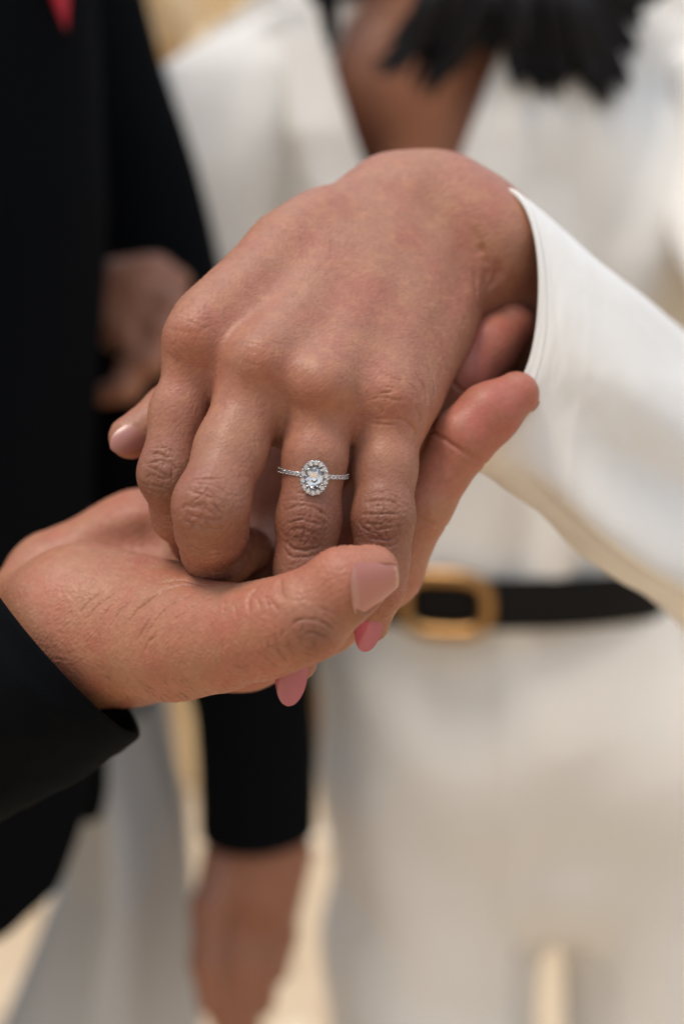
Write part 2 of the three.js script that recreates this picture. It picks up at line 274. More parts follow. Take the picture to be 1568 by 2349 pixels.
  cr.add([[[320, 260], [318, 380]], [[380, 270], [385, 370]], [[425, 280], [430, 400]], [[320, 400], [318, 500]], [[395, 400], [400, 470]], [[360, 480], [355, 560]], [[430, 520], [480, 600]], [[270, 480], [230, 540]], [[330, 580], [330, 650]], [[400, 580], [370, 640]], [[1010, 330], [1000, 400], [980, 430]], [[1090, 300], [1080, 420]], [[1155, 310], [1165, 470]], [[1150, 200], [1150, 320]], [[1085, 220], [1090, 300]], [[1040, 500], [1110, 560]], [[1160, 480], [1160, 560]], [[1180, 590], [1190, 680]]].map(c2), 0.34, 0.42);
  cr.add([[[990, 640], [1050, 740], [1090, 850], [1100, 990]], [[1100, 520], [1160, 640], [1190, 780], [1180, 900]], [[960, 1000], [1020, 1120], [1030, 1200]], [[800, 1160], [900, 1220], [960, 1290], [965, 1360]]].map(c5), 0.55, 0.65);
  cr.add([[[820, 690], [940, 790], [1000, 910], [1015, 950]], [[900, 480], [990, 620], [1030, 720]], [[480, 1160], [600, 1155], [730, 1160], [810, 1150]], [[580, 910], [600, 980], [610, 1050]], [[550, 980], [565, 1100]], [[590, 770], [680, 790], [730, 820]], [[430, 930], [560, 900], [700, 930], [870, 930]], [[460, 860], [600, 850], [700, 830]], [[430, 1210], [600, 1220], [770, 1240]], [[330, 860], [340, 1000]], [[390, 820], [400, 960]], [[280, 860], [300, 1000]], [[720, 480], [820, 600], [900, 720]], [[560, 600], [620, 640], [730, 690], [820, 690]]].map(c5), 0.36, 0.34);
  cr.add([[[560, 500], [600, 680], [660, 820], [700, 960], [715, 1160]], [[800, 880], [830, 980], [800, 1090], [720, 1190]]].map(c6), 1.3, 1.2); cr.add([[[540, 960], [570, 1080], [590, 1300]]].map(c6), 0.8, 0.8);
  const relief = (p) => {
    let h = cr.at(p); for (const k of K) h += knuckleRelief(k, p);
    // fine net of skin lines, longer across the limb than along it
    const s = 0.78 + 0.2 * noise(p[0] * 0.05, p[1] * 0.05, p[2] * 0.05), wx = p[0] + 0.8 * noise(p[0] * 0.4, p[1] * 0.4, p[2] * 0.4), wy = p[1] + 0.8 * noise(p[0] * 0.4 + 9, p[1] * 0.4, p[2] * 0.4), fin = sstep(12, -6, p[1]);
    h += (0.12 + 0.09 * fin) * (sstep(0, 0.4, worley(wx * s * lerp(0.85, 0.6, fin), wy * s * lerp(1, 1.2, fin), p[2] * s)) - 0.8);
    return h + 0.05 * fbm(p[0] * 0.18, p[1] * 0.18, p[2] * 0.18, 2);
  };
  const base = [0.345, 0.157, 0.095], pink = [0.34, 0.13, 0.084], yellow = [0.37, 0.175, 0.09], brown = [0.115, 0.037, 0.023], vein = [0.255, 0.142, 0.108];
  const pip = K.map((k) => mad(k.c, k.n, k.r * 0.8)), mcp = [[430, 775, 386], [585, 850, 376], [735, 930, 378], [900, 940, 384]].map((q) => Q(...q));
  const veins = [[[620, 790, 404], [700, 690, 416], [820, 600, 428]], [[800, 800, 404], [850, 680, 420], [940, 560, 438]], [[700, 760, 404], [640, 670, 418], [730, 560, 430]]].map((v) => band(v, 2.4));
  const paint = (p, n) => {
    let c = base; const m = fbm(p[0] * 0.11, p[1] * 0.11, p[2] * 0.11, 3), m2 = fbm(p[0] * 0.35 + 7, p[1] * 0.35, p[2] * 0.35, 2);
    c = tint(c, pink, clamp(0.35 + m * 1.3, 0, 1)); c = tint(c, yellow, clamp(m2 * 1.2 - 0.05, 0, 0.5));
    for (const v of veins) c = tint(c, vein, 0.55 * v(p));
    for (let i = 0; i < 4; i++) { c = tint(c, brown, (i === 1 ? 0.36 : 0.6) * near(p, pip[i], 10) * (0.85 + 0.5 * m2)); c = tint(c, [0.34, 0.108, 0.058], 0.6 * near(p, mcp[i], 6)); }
    // hair follicles
    const fx = p[0] * 0.42, fy = p[1] * 0.3 + p[0] * 0.05, fz = p[2] * 0.3, w = worleyDot(fx, fy, fz); if (w < 0.15) c = tint(c, [0.22, 0.1, 0.07], 0.7 * sstep(0.15, 0.06, w) * sstep(10, 30, p[1]));
    const g = 1 + 0.10 * m2 + 0.07 * noise(p[0] * 1.5, p[1] * 1.5, p[2] * 1.5) + 0.06 * noise(p[0] * 0.7 + 5, p[1] * 0.7, p[2] * 0.7); return [c[0] * g, c[1] * g, c[2] * g];
  };
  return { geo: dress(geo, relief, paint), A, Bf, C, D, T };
}
function worleyDot(x, y, z) { const xi = Math.floor(x), yi = Math.floor(y), zi = Math.floor(z); let a = 9; for (let i = -1; i < 2; i++) for (let j = -1; j < 2; j++) for (let k = -1; k < 2; k++) { const X = xi + i, Y = yi + j, Z = zi + k; const dx = X + hash(X, Y, Z) - x, dy = Y + hash(X + 71, Y, Z) - y, dz = Z + hash(X, Y + 37, Z) - z, d = dx * dx + dy * dy + dz * dz; if (d < a) a = d; } return Math.sqrt(a); }

// ---------------------------------------------------------------- the man's right hand
const THUMBNAIL = { o: [784, 1330, 369], axis: norm([0.965, 0.15, -0.16]), back: [0.12, -0.3, 0.95], length: 14.2, width: 14.5 };
function manHand(cell) {
  const T = [[195, 1445, 420, 172], [400, 1462, 402, 128], [500, 1462, 390, 120], [600, 1446, 380, 108], [655, 1430, 374, 102], [702, 1412, 371, 97], [790, 1342, 368, 84], [852, 1312, 370, 63]];
  const I = [[560, 1470, 428, 98], [740, 1408, 424, 90], [885, 1310, 420, 80], [968, 1160, 415, 64], [1062, 1006, 413, 69], [1120, 950, 414, 67], [1184, 904, 416, 52]];
  const Mi = [[620, 1380, 452, 100], [860, 1180, 448, 84], [960, 985, 440, 76], [1060, 862, 436, 72], [1115, 800, 438, 68], [1174, 747, 440, 54]];
  const R = [[640, 1290, 470, 100], [860, 1060, 474, 80], [940, 900, 466, 70], [1000, 800, 466, 56]];
  const P5 = [[600, 1220, 480, 90], [790, 1030, 484, 70], [860, 920, 476, 58], [900, 850, 474, 48]];
  const wr = [130, 1455, 440, 165];
  const palm = [...chain([wr, [300, 1480, 434, 126], I[0]]), bone(wr, Mi[0]), bone([130, 1390, 452, 130], R[0]), ...chain([[130, 1325, 458, 112], [330, 1275, 462, 142], P5[0]]),
    ...chain([[-60, 1600, 452, 165], wr]), bone([430, 1200, 476, 110], [690, 1140, 476, 120]), bone([540, 1070, 482, 110], [760, 1030, 482, 110]), bone([560, 1330, 462, 110], [760, 1280, 462, 110]), ...chain(T.slice(0, 2)), bone([190, 1410, 424, 160], [400, 1425, 415, 136])];
  const F = { palm, k: 8, carve: [], fingers: [{ prims: chain(T.slice(1)), k: 4, blend: 10 }, { prims: chain(I), k: 4, blend: 10 }, { prims: chain(Mi), k: 4, blend: 8 }] };
  F.carve.push({ q: bone([30, 1275, 436, 20], [330, 1232, 440, 26]), k: 9 });
  F.fingers[0].prims.push({ ...ball([715, 1440, 366, 62]), k: 5 });
  const geo = meshField(F, cell);
  const ax = norm(sub(Q(...T[6]), Q(...T[5])));
  const K = [knuckle(Q(712, 1445, 368), Q(...T[4]), Q(...T[6]), [0.35, -0.35, 0.87], 11, 71, 1.25, 0.2)];
  const grooves = [ringCrease(Q(1040, 1022, 413), sub(Q(...I[4]), Q(...I[3])), 13, 0.7, 0.7), ringCrease(Q(1045, 878, 436), sub(Q(...Mi[3]), Q(...Mi[2])), 13, 0.7, 0.7), ringCrease(Q(960, 1175, 415), sub(Q(...I[3]), Q(...I[2])), 12, 0.6, 0.4)];
  const cr = new Creases(F), c3 = span(950, 2150, 600), c4 = span(300, 2050, 800);
  cr.add([[[510, 575], [600, 580], [680, 610], [760, 665]], [[380, 510], [410, 460], [500, 445], [640, 460], [740, 510], [795, 580]], [[330, 640], [340, 720], [390, 800], [430, 840]], [[210, 600], [225, 720], [270, 810], [330, 865]]].map(c3), 0.42, 0.62);
  cr.add([[[250, 60], [255, 150], [300, 245]]].map(c3), 0.8, 1.0);

  cr.add([[[610, 320], [720, 360], [820, 410], [890, 490]], [[470, 500], [480, 580], [510, 620]], [[380, 520], [420, 620], [490, 700], [560, 750], [600, 735]], [[310, 700], [340, 740]], [[490, 760], [530, 790], [580, 790]], [[580, 680], [610, 720], [590, 760]], [[290, 540], [270, 620]], [[690, 390], [770, 460], [860, 530]], [[130, 640], [150, 760], [220, 830]], [[80, 680], [100, 780], [170, 860]], [[105, 200], [130, 270], [150, 330]], [[190, 280], [240, 360]], [[540, 520], [640, 530], [720, 580]], [[430, 560], [470, 640], [560, 690]]].map(c3), 0.36, 0.45);
  cr.add([[[590, 265], [680, 240], [780, 240], [900, 280]], [[350, 550], [430, 450], [530, 370], [650, 300], [780, 270], [860, 275]], [[1240, 470], [1230, 400], [1250, 340], [1300, 290]]].map(c4), 0.7, 0.75);
  cr.add([[[470, 680], [540, 560], [620, 460], [720, 390], [860, 310]], [[680, 540], [780, 470], [880, 400]], [[220, 590], [290, 470], [400, 370]], [[140, 550], [230, 430], [340, 330]], [[60, 520], [130, 430], [280, 320]], [[0, 480], [60, 400], [160, 330]], [[930, 380], [990, 350]], [[1380, 360], [1420, 430]], [[420, 680], [470, 600], [520, 520]], [[480, 760], [500, 700], [560, 640]], [[1130, 420], [1140, 520]], [[1060, 400], [1050, 470]], [[1300, 380], [1320, 460]]].map(c4), 0.5, 0.4);
  const nt = THUMBNAIL.axis, nn = norm(mad(THUMBNAIL.back, nt, -dot(THUMBNAIL.back, nt))), ns = cross(nt, nn), no = Q(...THUMBNAIL.o);
  const bed = (p) => { const q = sub(p, no), v = dot(q, nt) / THUMBNAIL.length, w = dot(q, nn), u = dot(q, ns); if (v < -0.1 || v > 1.1 || w < 0) return 0; const a = Math.abs(Math.atan2(u, w)) / (THUMBNAIL.width / 20.4); return -0.9 * sstep(0.02, 0.12, v - 0.24 * a * a) * sstep(1.0, 0.92, v) * sstep(1.0, 0.88, a); };
  const relief = (p) => {
    let h = cr.at(p) + bed(p); for (const k of K) h += knuckleRelief(k, p); for (const g of grooves) h += g(p);
    const s = 0.72 + 0.2 * noise(p[0] * 0.05, p[1] * 0.05, p[2] * 0.05), wx = p[0] + 0.9 * noise(p[0] * 0.4, p[1] * 0.4, p[2] * 0.4), wy = p[1] + 0.9 * noise(p[0] * 0.4 + 9, p[1] * 0.4, p[2] * 0.4);
    const rough = sstep(30, 10, p[0]) * (0.8 + 0.6 * noise(p[0] * 0.07, p[1] * 0.07, 2)); // the back and side of the hand are more finely lined than the pads
    h += (0.07 + 0.13 * rough) * (sstep(0, 0.4, worley(wx * s, wy * s * 0.9, p[2] * s)) - 0.8);
    return h + 0.05 * fbm(p[0] * 0.2, p[1] * 0.2, p[2] * 0.2, 2);
  };
  const base = [0.37, 0.162, 0.092], pink = [0.375, 0.13, 0.082], red = [0.345, 0.082, 0.062], yellow = [0.345, 0.172, 0.095], brown = [0.12, 0.05, 0.028];
  const kn = Q(722, 1455, 356), cut = Q(835, 1385, 362), tips = [Q(1170, 900, 408), Q(1165, 745, 432), Q(1085, 985, 408), Q(1080, 830, 430)], pad = Q(770, 1285, 362);
  const paint = (p) => {
    let c = base; const m = fbm(p[0] * 0.1, p[1] * 0.1, p[2] * 0.1, 3), m2 = fbm(p[0] * 0.33 + 7, p[1] * 0.33, p[2] * 0.33, 2);
    c = tint(c, pink, clamp(0.35 + m * 1.3, 0, 1)); c = tint(c, yellow, clamp(m2 * 1.2 - 0.05, 0, 0.5));
    c = tint(c, brown, clamp(0.75 * near(p, kn, 6.5) * (0.9 + 0.5 * m2) + 0.7 * near(p, cut, 3.4), 0, 0.8));
    for (const t of tips) c = tint(c, red, 0.62 * near(p, t, 9) * (0.9 + 0.7 * m2)); c = tint(c, pink, 0.7 * near(p, pad, 9));
    const g = 1 + 0.10 * m2 + 0.07 * noise(p[0] * 1.5, p[1] * 1.5, p[2] * 1.5) + 0.06 * noise(p[0] * 0.7 + 5, p[1] * 0.7, p[2] * 0.7); return [c[0] * g, c[1] * g, c[2] * g];
  };
  return { geo: dress(geo, relief, paint), T, I, Mi, R, P5, F };
}
const CELL = 0.4;
const wh = womanHand(CELL), mh = manHand(CELL);

// ---------------------------------------------------------------- cloth, tubes, nails
const QW = (x, y, z) => { const v = new THREE.Vector3(x, y, z).applyMatrix4(camera.matrixWorldInverse).multiplyScalar(1000); return [v.x, v.y, v.z]; };
camera.matrixWorldInverse.copy(camera.matrixWorld).invert();
function gridGeo(nu, nv, f, closeU = false) { // f(u, v) -> Vector3; uv in metres
  const pos = [], uv = [], idx = [], row = nu + 1; let prev = null;
  for (let j = 0; j <= nv; j++) { let run = 0, last = null; for (let i = 0; i <= nu; i++) { const p = f(i / nu, j / nv); if (last) run += p.distanceTo(last); last = p; pos.push(p.x, p.y, p.z); uv.push(run, 0); } }
  for (let i = 0; i <= nu; i++) { let run = 0; for (let j = 1; j <= nv; j++) { const a = (j * row + i) * 3, b = ((j - 1) * row + i) * 3; run += Math.hypot(pos[a] - pos[b], pos[a + 1] - pos[b + 1], pos[a + 2] - pos[b + 2]); uv[(j * row + i) * 2 + 1] = run; } }
  for (let j = 0; j < nv; j++) for (let i = 0; i < nu; i++) { const a = j * row + i, b = a + 1, c = a + row, d = c + 1; idx.push(a, b, c, b, d, c); }
  const g = new THREE.BufferGeometry(); g.setAttribute('position', new THREE.Float32BufferAttribute(pos, 3)); g.setAttribute('uv', new THREE.Float32BufferAttribute(uv, 2)); g.setIndex(idx); g.computeVertexNormals();
  if (closeU) { const N = g.attributes.normal; for (let j = 0; j <= nv; j++) { const a = j * row, b = a + nu, x = N.getX(a) + N.getX(b), y = N.getY(a) + N.getY(b), z = N.getZ(a) + N.getZ(b), l = Math.hypot(x, y, z) || 1; N.setXYZ(a, x / l, y / l, z / l); N.setXYZ(b, x / l, y / l, z / l); } }
  return g;
}
const spline = (pts) => { const c = new THREE.CatmullRomCurve3(pts, false, 'centripetal'); return (t) => c.getPoint(clamp(t, 0, 1)); };
// a tube of cloth through rings { T, B, N }: top, bottom and near point of each opening; the lip at the first ring is turned in
function sleeve(rings, nu, nv, folds, thick = 0.0016, lead = null) {
  const c = spline(rings.map((r) => r.T.clone().add(r.B).multiplyScalar(0.5))), u = spline(rings.map((r) => r.T.clone().sub(r.B).multiplyScalar(0.5))), n = spline(rings.map((r) => r.N.clone().sub(r.T.clone().add(r.B).multiplyScalar(0.5))));
  const out = c(0).sub(c(0.05)).normalize();
  const at = (a, t) => { const A = a * 2 * Math.PI, k = 1 + (folds ? folds(A, t) : 0), p = c(t).addScaledVector(u(t), Math.cos(A) * k).addScaledVector(n(t), Math.sin(A) * k); return lead ? p.addScaledVector(out, lead(A) * Math.max(0, 1 - t / 0.35) ** 2) : p; };
  const outer = gridGeo(nu, nv, (a, t) => at(a, t), true);
  const inward = (a, t, d) => { const p = at(a, t), m = c(t); return p.addScaledVector(m.sub(p).normalize(), d); };
  const inner = gridGeo(nu, nv, (a, t) => inward(1 - a, t, thick * 2), true);
  const lip = gridGeo(nu, 6, (a, t) => { const p = inward(a, 0, thick * (1 + Math.cos(Math.PI * t)) ), dir = c(0).sub(c(0.03)).normalize(); return p.addScaledVector(dir, thick * Math.sin(Math.PI * t)); }, true);
  return mergeGeometries([outer, inner, lip]);
}
function tube(pts, radii, seg, sides, flat = 1, up = new THREE.Vector3(0, 0, 1)) { // tapered, optionally flattened tube, closed ends
  const c = spline(pts), r = (t) => { const x = t * (radii.length - 1), i = Math.min(radii.length - 2, Math.floor(x)); return lerp(radii[i], radii[i + 1], x - i); };
  return gridGeo(sides, seg + 4, (a, t0) => {
    const t = clamp((t0 * (seg + 4) - 2) / seg, 0, 1), k = t0 * (seg + 4) < 1 || t0 * (seg + 4) > seg + 3 ? 0.001 : t0 * (seg + 4) < 2 || t0 * (seg + 4) > seg + 2.5 ? 0.7 : 1;
    const p = c(t), d = c(Math.min(1, t + 0.01)).sub(c(Math.max(0, t - 0.01))).normalize(), s = new THREE.Vector3().crossVectors(d, up).normalize(), n = new THREE.Vector3().crossVectors(s, d), A = a * 2 * Math.PI;
    return p.addScaledVector(s, Math.cos(A) * r(t) * k).addScaledVector(n, Math.sin(A) * r(t) * k * flat);
  }, true);
}
const camDir = (v) => new THREE.Vector3(...v).transformDirection(camera.matrixWorld);
// nail plate: o = point on the finger's axis under the root (mm, lens axes), axis, back of the finger, sizes in mm
function nailGeo({ o, axis, back, R, R1 = R, flesh = null, width, length, thick = 0.7, arch = 0.9, tip = 0.7, square = 0, edge = 0 }) {
  const t = norm(axis), n = norm(mad(back, t, -dot(back, t))), s = cross(t, n), half = width / 2 / R; let prof = null; if (flesh) { const a0 = fleshRadius(flesh, mad(o, t, 0.12 * length), n), a1 = fleshRadius(flesh, mad(o, t, 0.68 * length), n); prof = (v) => a0 + (a1 - a0) * (v - 0.12) / 0.56 + 0.1 - 0.4 * (2 * v - 0.8) ** 2; }
  const w = (v) => v < 0.26 ? Math.sqrt(1 - ((0.26 - v) / 0.26) ** 2 * 0.9) : v > tip ? Math.pow(Math.max(0, 1 - ((v - tip) / (1 - tip)) ** 2.2), square ? 0.12 : 0.5) * 1 : 1;
  const at = (u, v, d) => { const a = (u * 2 - 1) * half * Math.max(w(v), 0.02), rr = (prof ? prof(v) : lerp(R, R1, v) - arch * (2 * v - 0.7) ** 2) - d, l = v * length; return W3(mad(mad(mad(o, t, l), s, Math.sin(a) * rr), n, Math.cos(a) * rr)); };
  const top = gridGeo(24, 40, (u, v) => at(u, v, 0)), bottom = gridGeo(24, 40, (u, v) => at(1 - u, v, thick));
  const rims = [gridGeo(40, 2, (v, k) => at(0, v, thick * (1 - k))), gridGeo(40, 2, (v, k) => at(1, v, thick * k)), gridGeo(24, 2, (u, k) => at(u, 1, thick * k)), gridGeo(24, 2, (u, k) => at(u, 0, thick * (1 - k)))];
  const plate = (g, f) => { const n = g.attributes.position.count, c = new Float32Array(n * 3); for (let i = 0; i < n; i++) c.set(f(i), i * 3); g.setAttribute('color', new THREE.BufferAttribute(c, 3)); return g; };
  const along = (i) => edge && Math.floor(i / 25) / 40 > edge + 0.02 * Math.sin(i) ? [1.2, 1.75, 1.6] : Math.floor(i / 25) / 40 < 0.13 && edge ? [1.05, 1.3, 1.3] : [1, 1, 1];
  plate(top, along); plate(bottom, along); rims.forEach((g, k) => plate(g, () => k === 2 && edge ? [1.2, 1.75, 1.6] : [1, 1, 1]));
  return mergeGeometries([top, bottom, ...rims]);
}
const onSurfaceOf = (px, py) => onSurface(mh.F, px, py) ?? [0, 0, 0];
const fleshRadius = (F, o, n) => { let d = 2; while (d < 16 && evalField(F, ...mad(o, n, d)) < 0) d += 0.1; return d; };
const W3 = (q) => new THREE.Vector3(q[0], q[1], q[2]).multiplyScalar(0.001).applyMatrix4(camera.matrixWorld);
// skin in coarse cells, prims given in scene metres: [x, y, z, r]
const JW = (a) => ({ p: QW(a[0], a[1], a[2]), r: a[3] * 1000 });
const chainW = (js) => chain(js.map(JW));
const JP = (a) => ({ p: Q(a[0], a[1], a[2]), r: a[3] * a[2] / FPX });
function coarseSkin(prims, k, cell, tone, fingers = [], carve = []) {
  const geo = meshField({ palm: prims, k, fingers: fingers.map((f) => ({ prims: f, k: 5, blend: 8 })), carve }, cell);
  return dress(geo, (p) => 0.4 * fbm(p[0] * 0.06, p[1] * 0.06, p[2] * 0.06, 2), (p) => { const m = 1 + 0.12 * fbm(p[0] * 0.05, p[1] * 0.05, p[2] * 0.05, 3); return [tone[0] * m, tone[1] * m, tone[2] * m]; });
}

// ---------------------------------------------------------------- the place: pale sand and dry reeds
{
  const g = new THREE.PlaneGeometry(120, 120, 240, 240); g.rotateX(-Math.PI / 2);
  const P = g.attributes.position, C = new Float32Array(P.count * 3);
  for (let i = 0; i < P.count; i++) { const x = P.getX(i), z = P.getZ(i), r = Math.hypot(x, z), a = sstep(3, 12, r); P.setY(i, -0.012 + 0.012 * fbm(x * 1.3, 0, z * 1.3, 3) + a * 0.5 * (0.5 + fbm(x * 0.12, 3, z * 0.12, 3)) * 0.5); const m = fbm(x * 0.8, 5, z * 0.8, 4); C.set([0.54 + 0.14 * m, 0.41 + 0.12 * m, 0.27 + 0.10 * m], i * 3); }
  g.setAttribute('color', new THREE.BufferAttribute(C, 3)); g.computeVertexNormals();
  const m = new THREE.Mesh(g, new THREE.MeshStandardMaterial({ name: 'sand', vertexColors: true, roughness: 0.95 })); m.name = 'sand_ground'; m.userData = { kind: 'structure', label: 'pale sand ground', category: 'ground' }; m.receiveShadow = true; scene.add(m);
}
{ // scattered pebbles
  const g = new THREE.IcosahedronGeometry(1, 1), n = 1600, im = new THREE.InstancedMesh(g, new THREE.MeshStandardMaterial({ name: 'pebble', roughness: 0.8 }), n), r = mulberry(12), m = new THREE.Matrix4(), q = new THREE.Quaternion(), c = new THREE.Color();
  for (let i = 0; i < n; i++) { const z = -1.7 - 5 * r(), x = (r() - 0.5) * 5, s = 0.008 + 0.035 * r() * r() * r(); q.setFromEuler(new THREE.Euler(r() * 3, r() * 3, r() * 3)); m.compose(new THREE.Vector3(x, 0.002 + 0.3 * s, z), q, new THREE.Vector3(s * (1 + r()), s * 0.6, s * (1 + r()))); im.setMatrixAt(i, m); const k = r(); k < 0.5 ? c.setRGB(0.78, 0.66, 0.5) : k < 0.75 ? c.setRGB(0.42, 0.27, 0.15) : c.setRGB(0.2, 0.15, 0.1); im.setColorAt(i, c); }
  im.name = 'pebbles'; im.userData = { kind: 'stuff', label: 'small pebbles strewn over the pale sand', category: 'pebbles' }; im.castShadow = im.receiveShadow = true; scene.add(im);
}
const reedMats = [[0.82, 0.62, 0.34], [0.9, 0.78, 0.55], [0.5, 0.32, 0.15], [0.22, 0.12, 0.06]].map((c) => new THREE.MeshPhysicalMaterial({ name: 'dry_leaf', color: new THREE.Color(...c), roughness: 0.9, transmission: 0.35, thickness: 0, side: THREE.DoubleSide }));
function reedClump(x, z, h, seed, label) {
  const o = thing('reed_clump', label, 'plant', [x, 0, z], 'dry reeds behind the couple'), r = mulberry(seed), sets = reedMats.map(() => []);
  for (let i = 0; i < 150; i++) {
    const a = r() * 6.283, d = Math.sqrt(r()) * 0.55, hh = h * (0.55 + 0.45 * r()), lean = 0.25 * hh * (r() - 0.3), b = r() * 6.283, bx = x + Math.cos(a) * d, bz = z + Math.sin(a) * d, k = Math.floor(r() * r() * 4), w = 0.012 + 0.03 * r();
    const p = [[0, 0], [0.5, 0.25], [0.85, 0.7], [1, 1.2]].map(([t, l]) => new THREE.Vector3(bx + Math.cos(b) * lean * l, hh * t, bz + Math.sin(b) * lean * l));
    const c = spline(p), sx = Math.cos(b + 1.57), sz = Math.sin(b + 1.57);
    sets[k].push(gridGeo(1, 7, (u, t) => { const q = c(t), ww = w * (1.05 - t) * (u - 0.5) * 2; return new THREE.Vector3(q.x + sx * ww, q.y, q.z + sz * ww); }));
    if (r() < 0.55) sets[Math.floor(r() * 2)].push(tube([p[2], p[3], p[3].clone().add(new THREE.Vector3(Math.cos(b) * 0.08, 0.02, Math.sin(b) * 0.08))], [0.01, 0.045, 0.004], 5, 6));
  }
  sets.forEach((s, i) => s.length && (part(['leaves', 'plumes', 'stems', 'dry_stems'][i], mergeGeometries(s), reedMats[i], o).userData.kind = 'stuff'));
}
[[-0.3, -3.7, 2.5], [-0.8, -4.4, 2.7], [-1.2, -5.6, 2.5], [0.1, -5.2, 2.1], [-2.6, -5.4, 2.4]].forEach(([x, z, h], i) => reedClump(x, z, h, 900 + i, 'clump of dry golden reeds with feathery tops behind the couple'));

// ---------------------------------------------------------------- the woman
const woman = thing('person', 'woman in a cream wrap jumpsuit and black belt holding out her hand', 'person', [0.10, 0, -1.0]);
{
  const cx = 0.105, cz = -1.0;
  const sec = [[0, 0.17, 0.13], [0.6, 0.185, 0.125], [0.8, 0.185, 0.125], [0.9, 0.17, 0.12], [1.0, 0.138, 0.102], [1.1, 0.14, 0.1], [1.22, 0.172, 0.114], [1.3, 0.19, 0.11], [1.36, 0.18, 0.095], [1.405, 0.125, 0.075], [1.44, 0.06, 0.06]];
  const size = (y) => { let i = 0; while (i < sec.length - 2 && y > sec[i + 1][0]) i++; const t = clamp((y - sec[i][0]) / (sec[i + 1][0] - sec[i][0]), 0, 1); return [lerp(sec[i][1], sec[i + 1][1], t), lerp(sec[i][2], sec[i + 1][2], t)]; };
  const X = (px, d) => (px - 784) * d / FPX / 1000, Y = (py) => W(900, py, 895).y;
  // skin: chest, neck, head, arms under the cloth, the other hand
  const skinTone = [0.335, 0.147, 0.086];
  const torso = coarseSkin([...chainW([[cx, 1.05, cz + 0.005, 0.078], [cx, 1.2, cz + 0.01, 0.086], [cx, 1.3, cz + 0.005, 0.086]]), ...chainW([[cx - 0.09, 1.34, cz, 0.052], [cx + 0.1, 1.34, cz, 0.052]]), ...chainW([[cx - 0.05, 1.2, cz + 0.02, 0.064], [cx + 0.05, 1.2, cz + 0.02, 0.064]]),
    ...chainW([[cx - 0.02, 1.34, cz + 0.005, 0.06], [cx - 0.025, 1.45, cz + 0.02, 0.05], [cx - 0.03, 1.52, cz + 0.035, 0.055]]),
    ...chainW([[cx - 0.035, 1.60, cz + 0.02, 0.082], [cx - 0.035, 1.545, cz + 0.065, 0.058], [cx - 0.036, 1.505, cz + 0.085, 0.032]]), ...chainW([[cx - 0.036, 1.565, cz + 0.118, 0.013], [cx - 0.037, 1.54, cz + 0.13, 0.012]]),
    ...chainW([[cx - 0.165, 1.33, cz, 0.035], [-0.105, 1.15, -0.985, 0.035], [-0.12, 1.06, -1.0, 0.033]]),
    ...chainW([[cx + 0.125, 1.33, cz + 0.02, 0.035], [0.265, 1.25, -0.9, 0.035], [0.27, 1.16, -0.78, 0.034]])], 28, 4, skinTone);
  const e0 = W(1770, 1270, 640), arm = coarseSkin(chainW([[e0.x, e0.y, e0.z, 0.026], [...W(1400, 950, 515).toArray(), 0.022], [...W(1250, 755, 487).toArray(), 0.022]]), 10, 3, skinTone);
  // right hand closed round the man's arm
  const rh = coarseSkin([...chain([[250, 650, 850, 52], [330, 665, 846, 62], [350, 720, 842, 60]].map(JP)), ...chain([[230, 720, 850, 60], [300, 760, 842, 60]].map(JP))], 12, 2.5, [0.335, 0.147, 0.09],
    [[[350, 680, 840, 44], [400, 700, 828, 36], [385, 770, 824, 34], [330, 800, 832, 30]], [[340, 720, 838, 42], [385, 760, 824, 36], [350, 830, 822, 32], [290, 850, 830, 28]], [[300, 760, 838, 40], [330, 830, 826, 34], [290, 890, 826, 30], [240, 905, 832, 26]], [[290, 640, 845, 40], [360, 622, 838, 34], [410, 645, 836, 28]]].map((f) => chain(f.map(JP))));
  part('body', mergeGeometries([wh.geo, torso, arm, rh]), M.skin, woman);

  // fingernails
  const lacquer = new THREE.MeshPhysicalMaterial({ name: 'pink_lacquer', color: new THREE.Color(0.39, 0.085, 0.105), roughness: 0.22, clearcoat: 0.8, clearcoatRoughness: 0.12 });
  const bare = new THREE.MeshPhysicalMaterial({ name: 'nail', color: new THREE.Color(0.35, 0.135, 0.1), roughness: 0.35, clearcoat: 0.3, clearcoatRoughness: 0.3 });
  part('fingernail', nailGeo({ o: Q(683, 1472, 392), axis: sub(Q(664, 1615, 393), Q(676, 1480, 392)), back: [-0.22, 0, 1], R: 6.3, width: 10.4, length: 17.2, tip: 0.5, arch: 0.7 }), lacquer, woman, 'long almond fingernail with pink lacquer');
  part('fingernail', nailGeo({ o: Q(861, 1378, 394), axis: sub(Q(832, 1497, 395), Q(853, 1385, 394)), back: [-0.2, 0, 1], R: 5.4, width: 8.6, length: 14, tip: 0.5, arch: 0.6 }), lacquer, woman, 'long almond fingernail with pink lacquer');
  part('fingernail', nailGeo({ o: Q(330, 988, 419), axis: sub(Q(236, 1040, 414), Q(330, 988, 419)), back: [-0.45, -0.35, 0.82], R: 6.0, width: 8.8, length: 12.4, tip: 0.55 }), bare, woman);

  // wrap top: cloth either side of the neckline, closed below it
  const vL = (y) => { const p = [[Y(-260), 640], [Y(0), 720], [Y(370), 830], [Y(640), 955]]; return pick(p, y); }, vR = (y) => { const p = [[Y(-260), 1190], [Y(0), 1185], [Y(150), 1135], [Y(370), 1055], [Y(640), 955]]; return pick(p, y); };
  function pick(p, y) { for (let i = 0; i < p.length - 1; i++) if (y >= p[i + 1][0]) return lerp(p[i + 1][1], p[i][1], clamp((y - p[i + 1][0]) / (p[i][0] - p[i + 1][0]), 0, 1)); return p[p.length - 1][1]; }
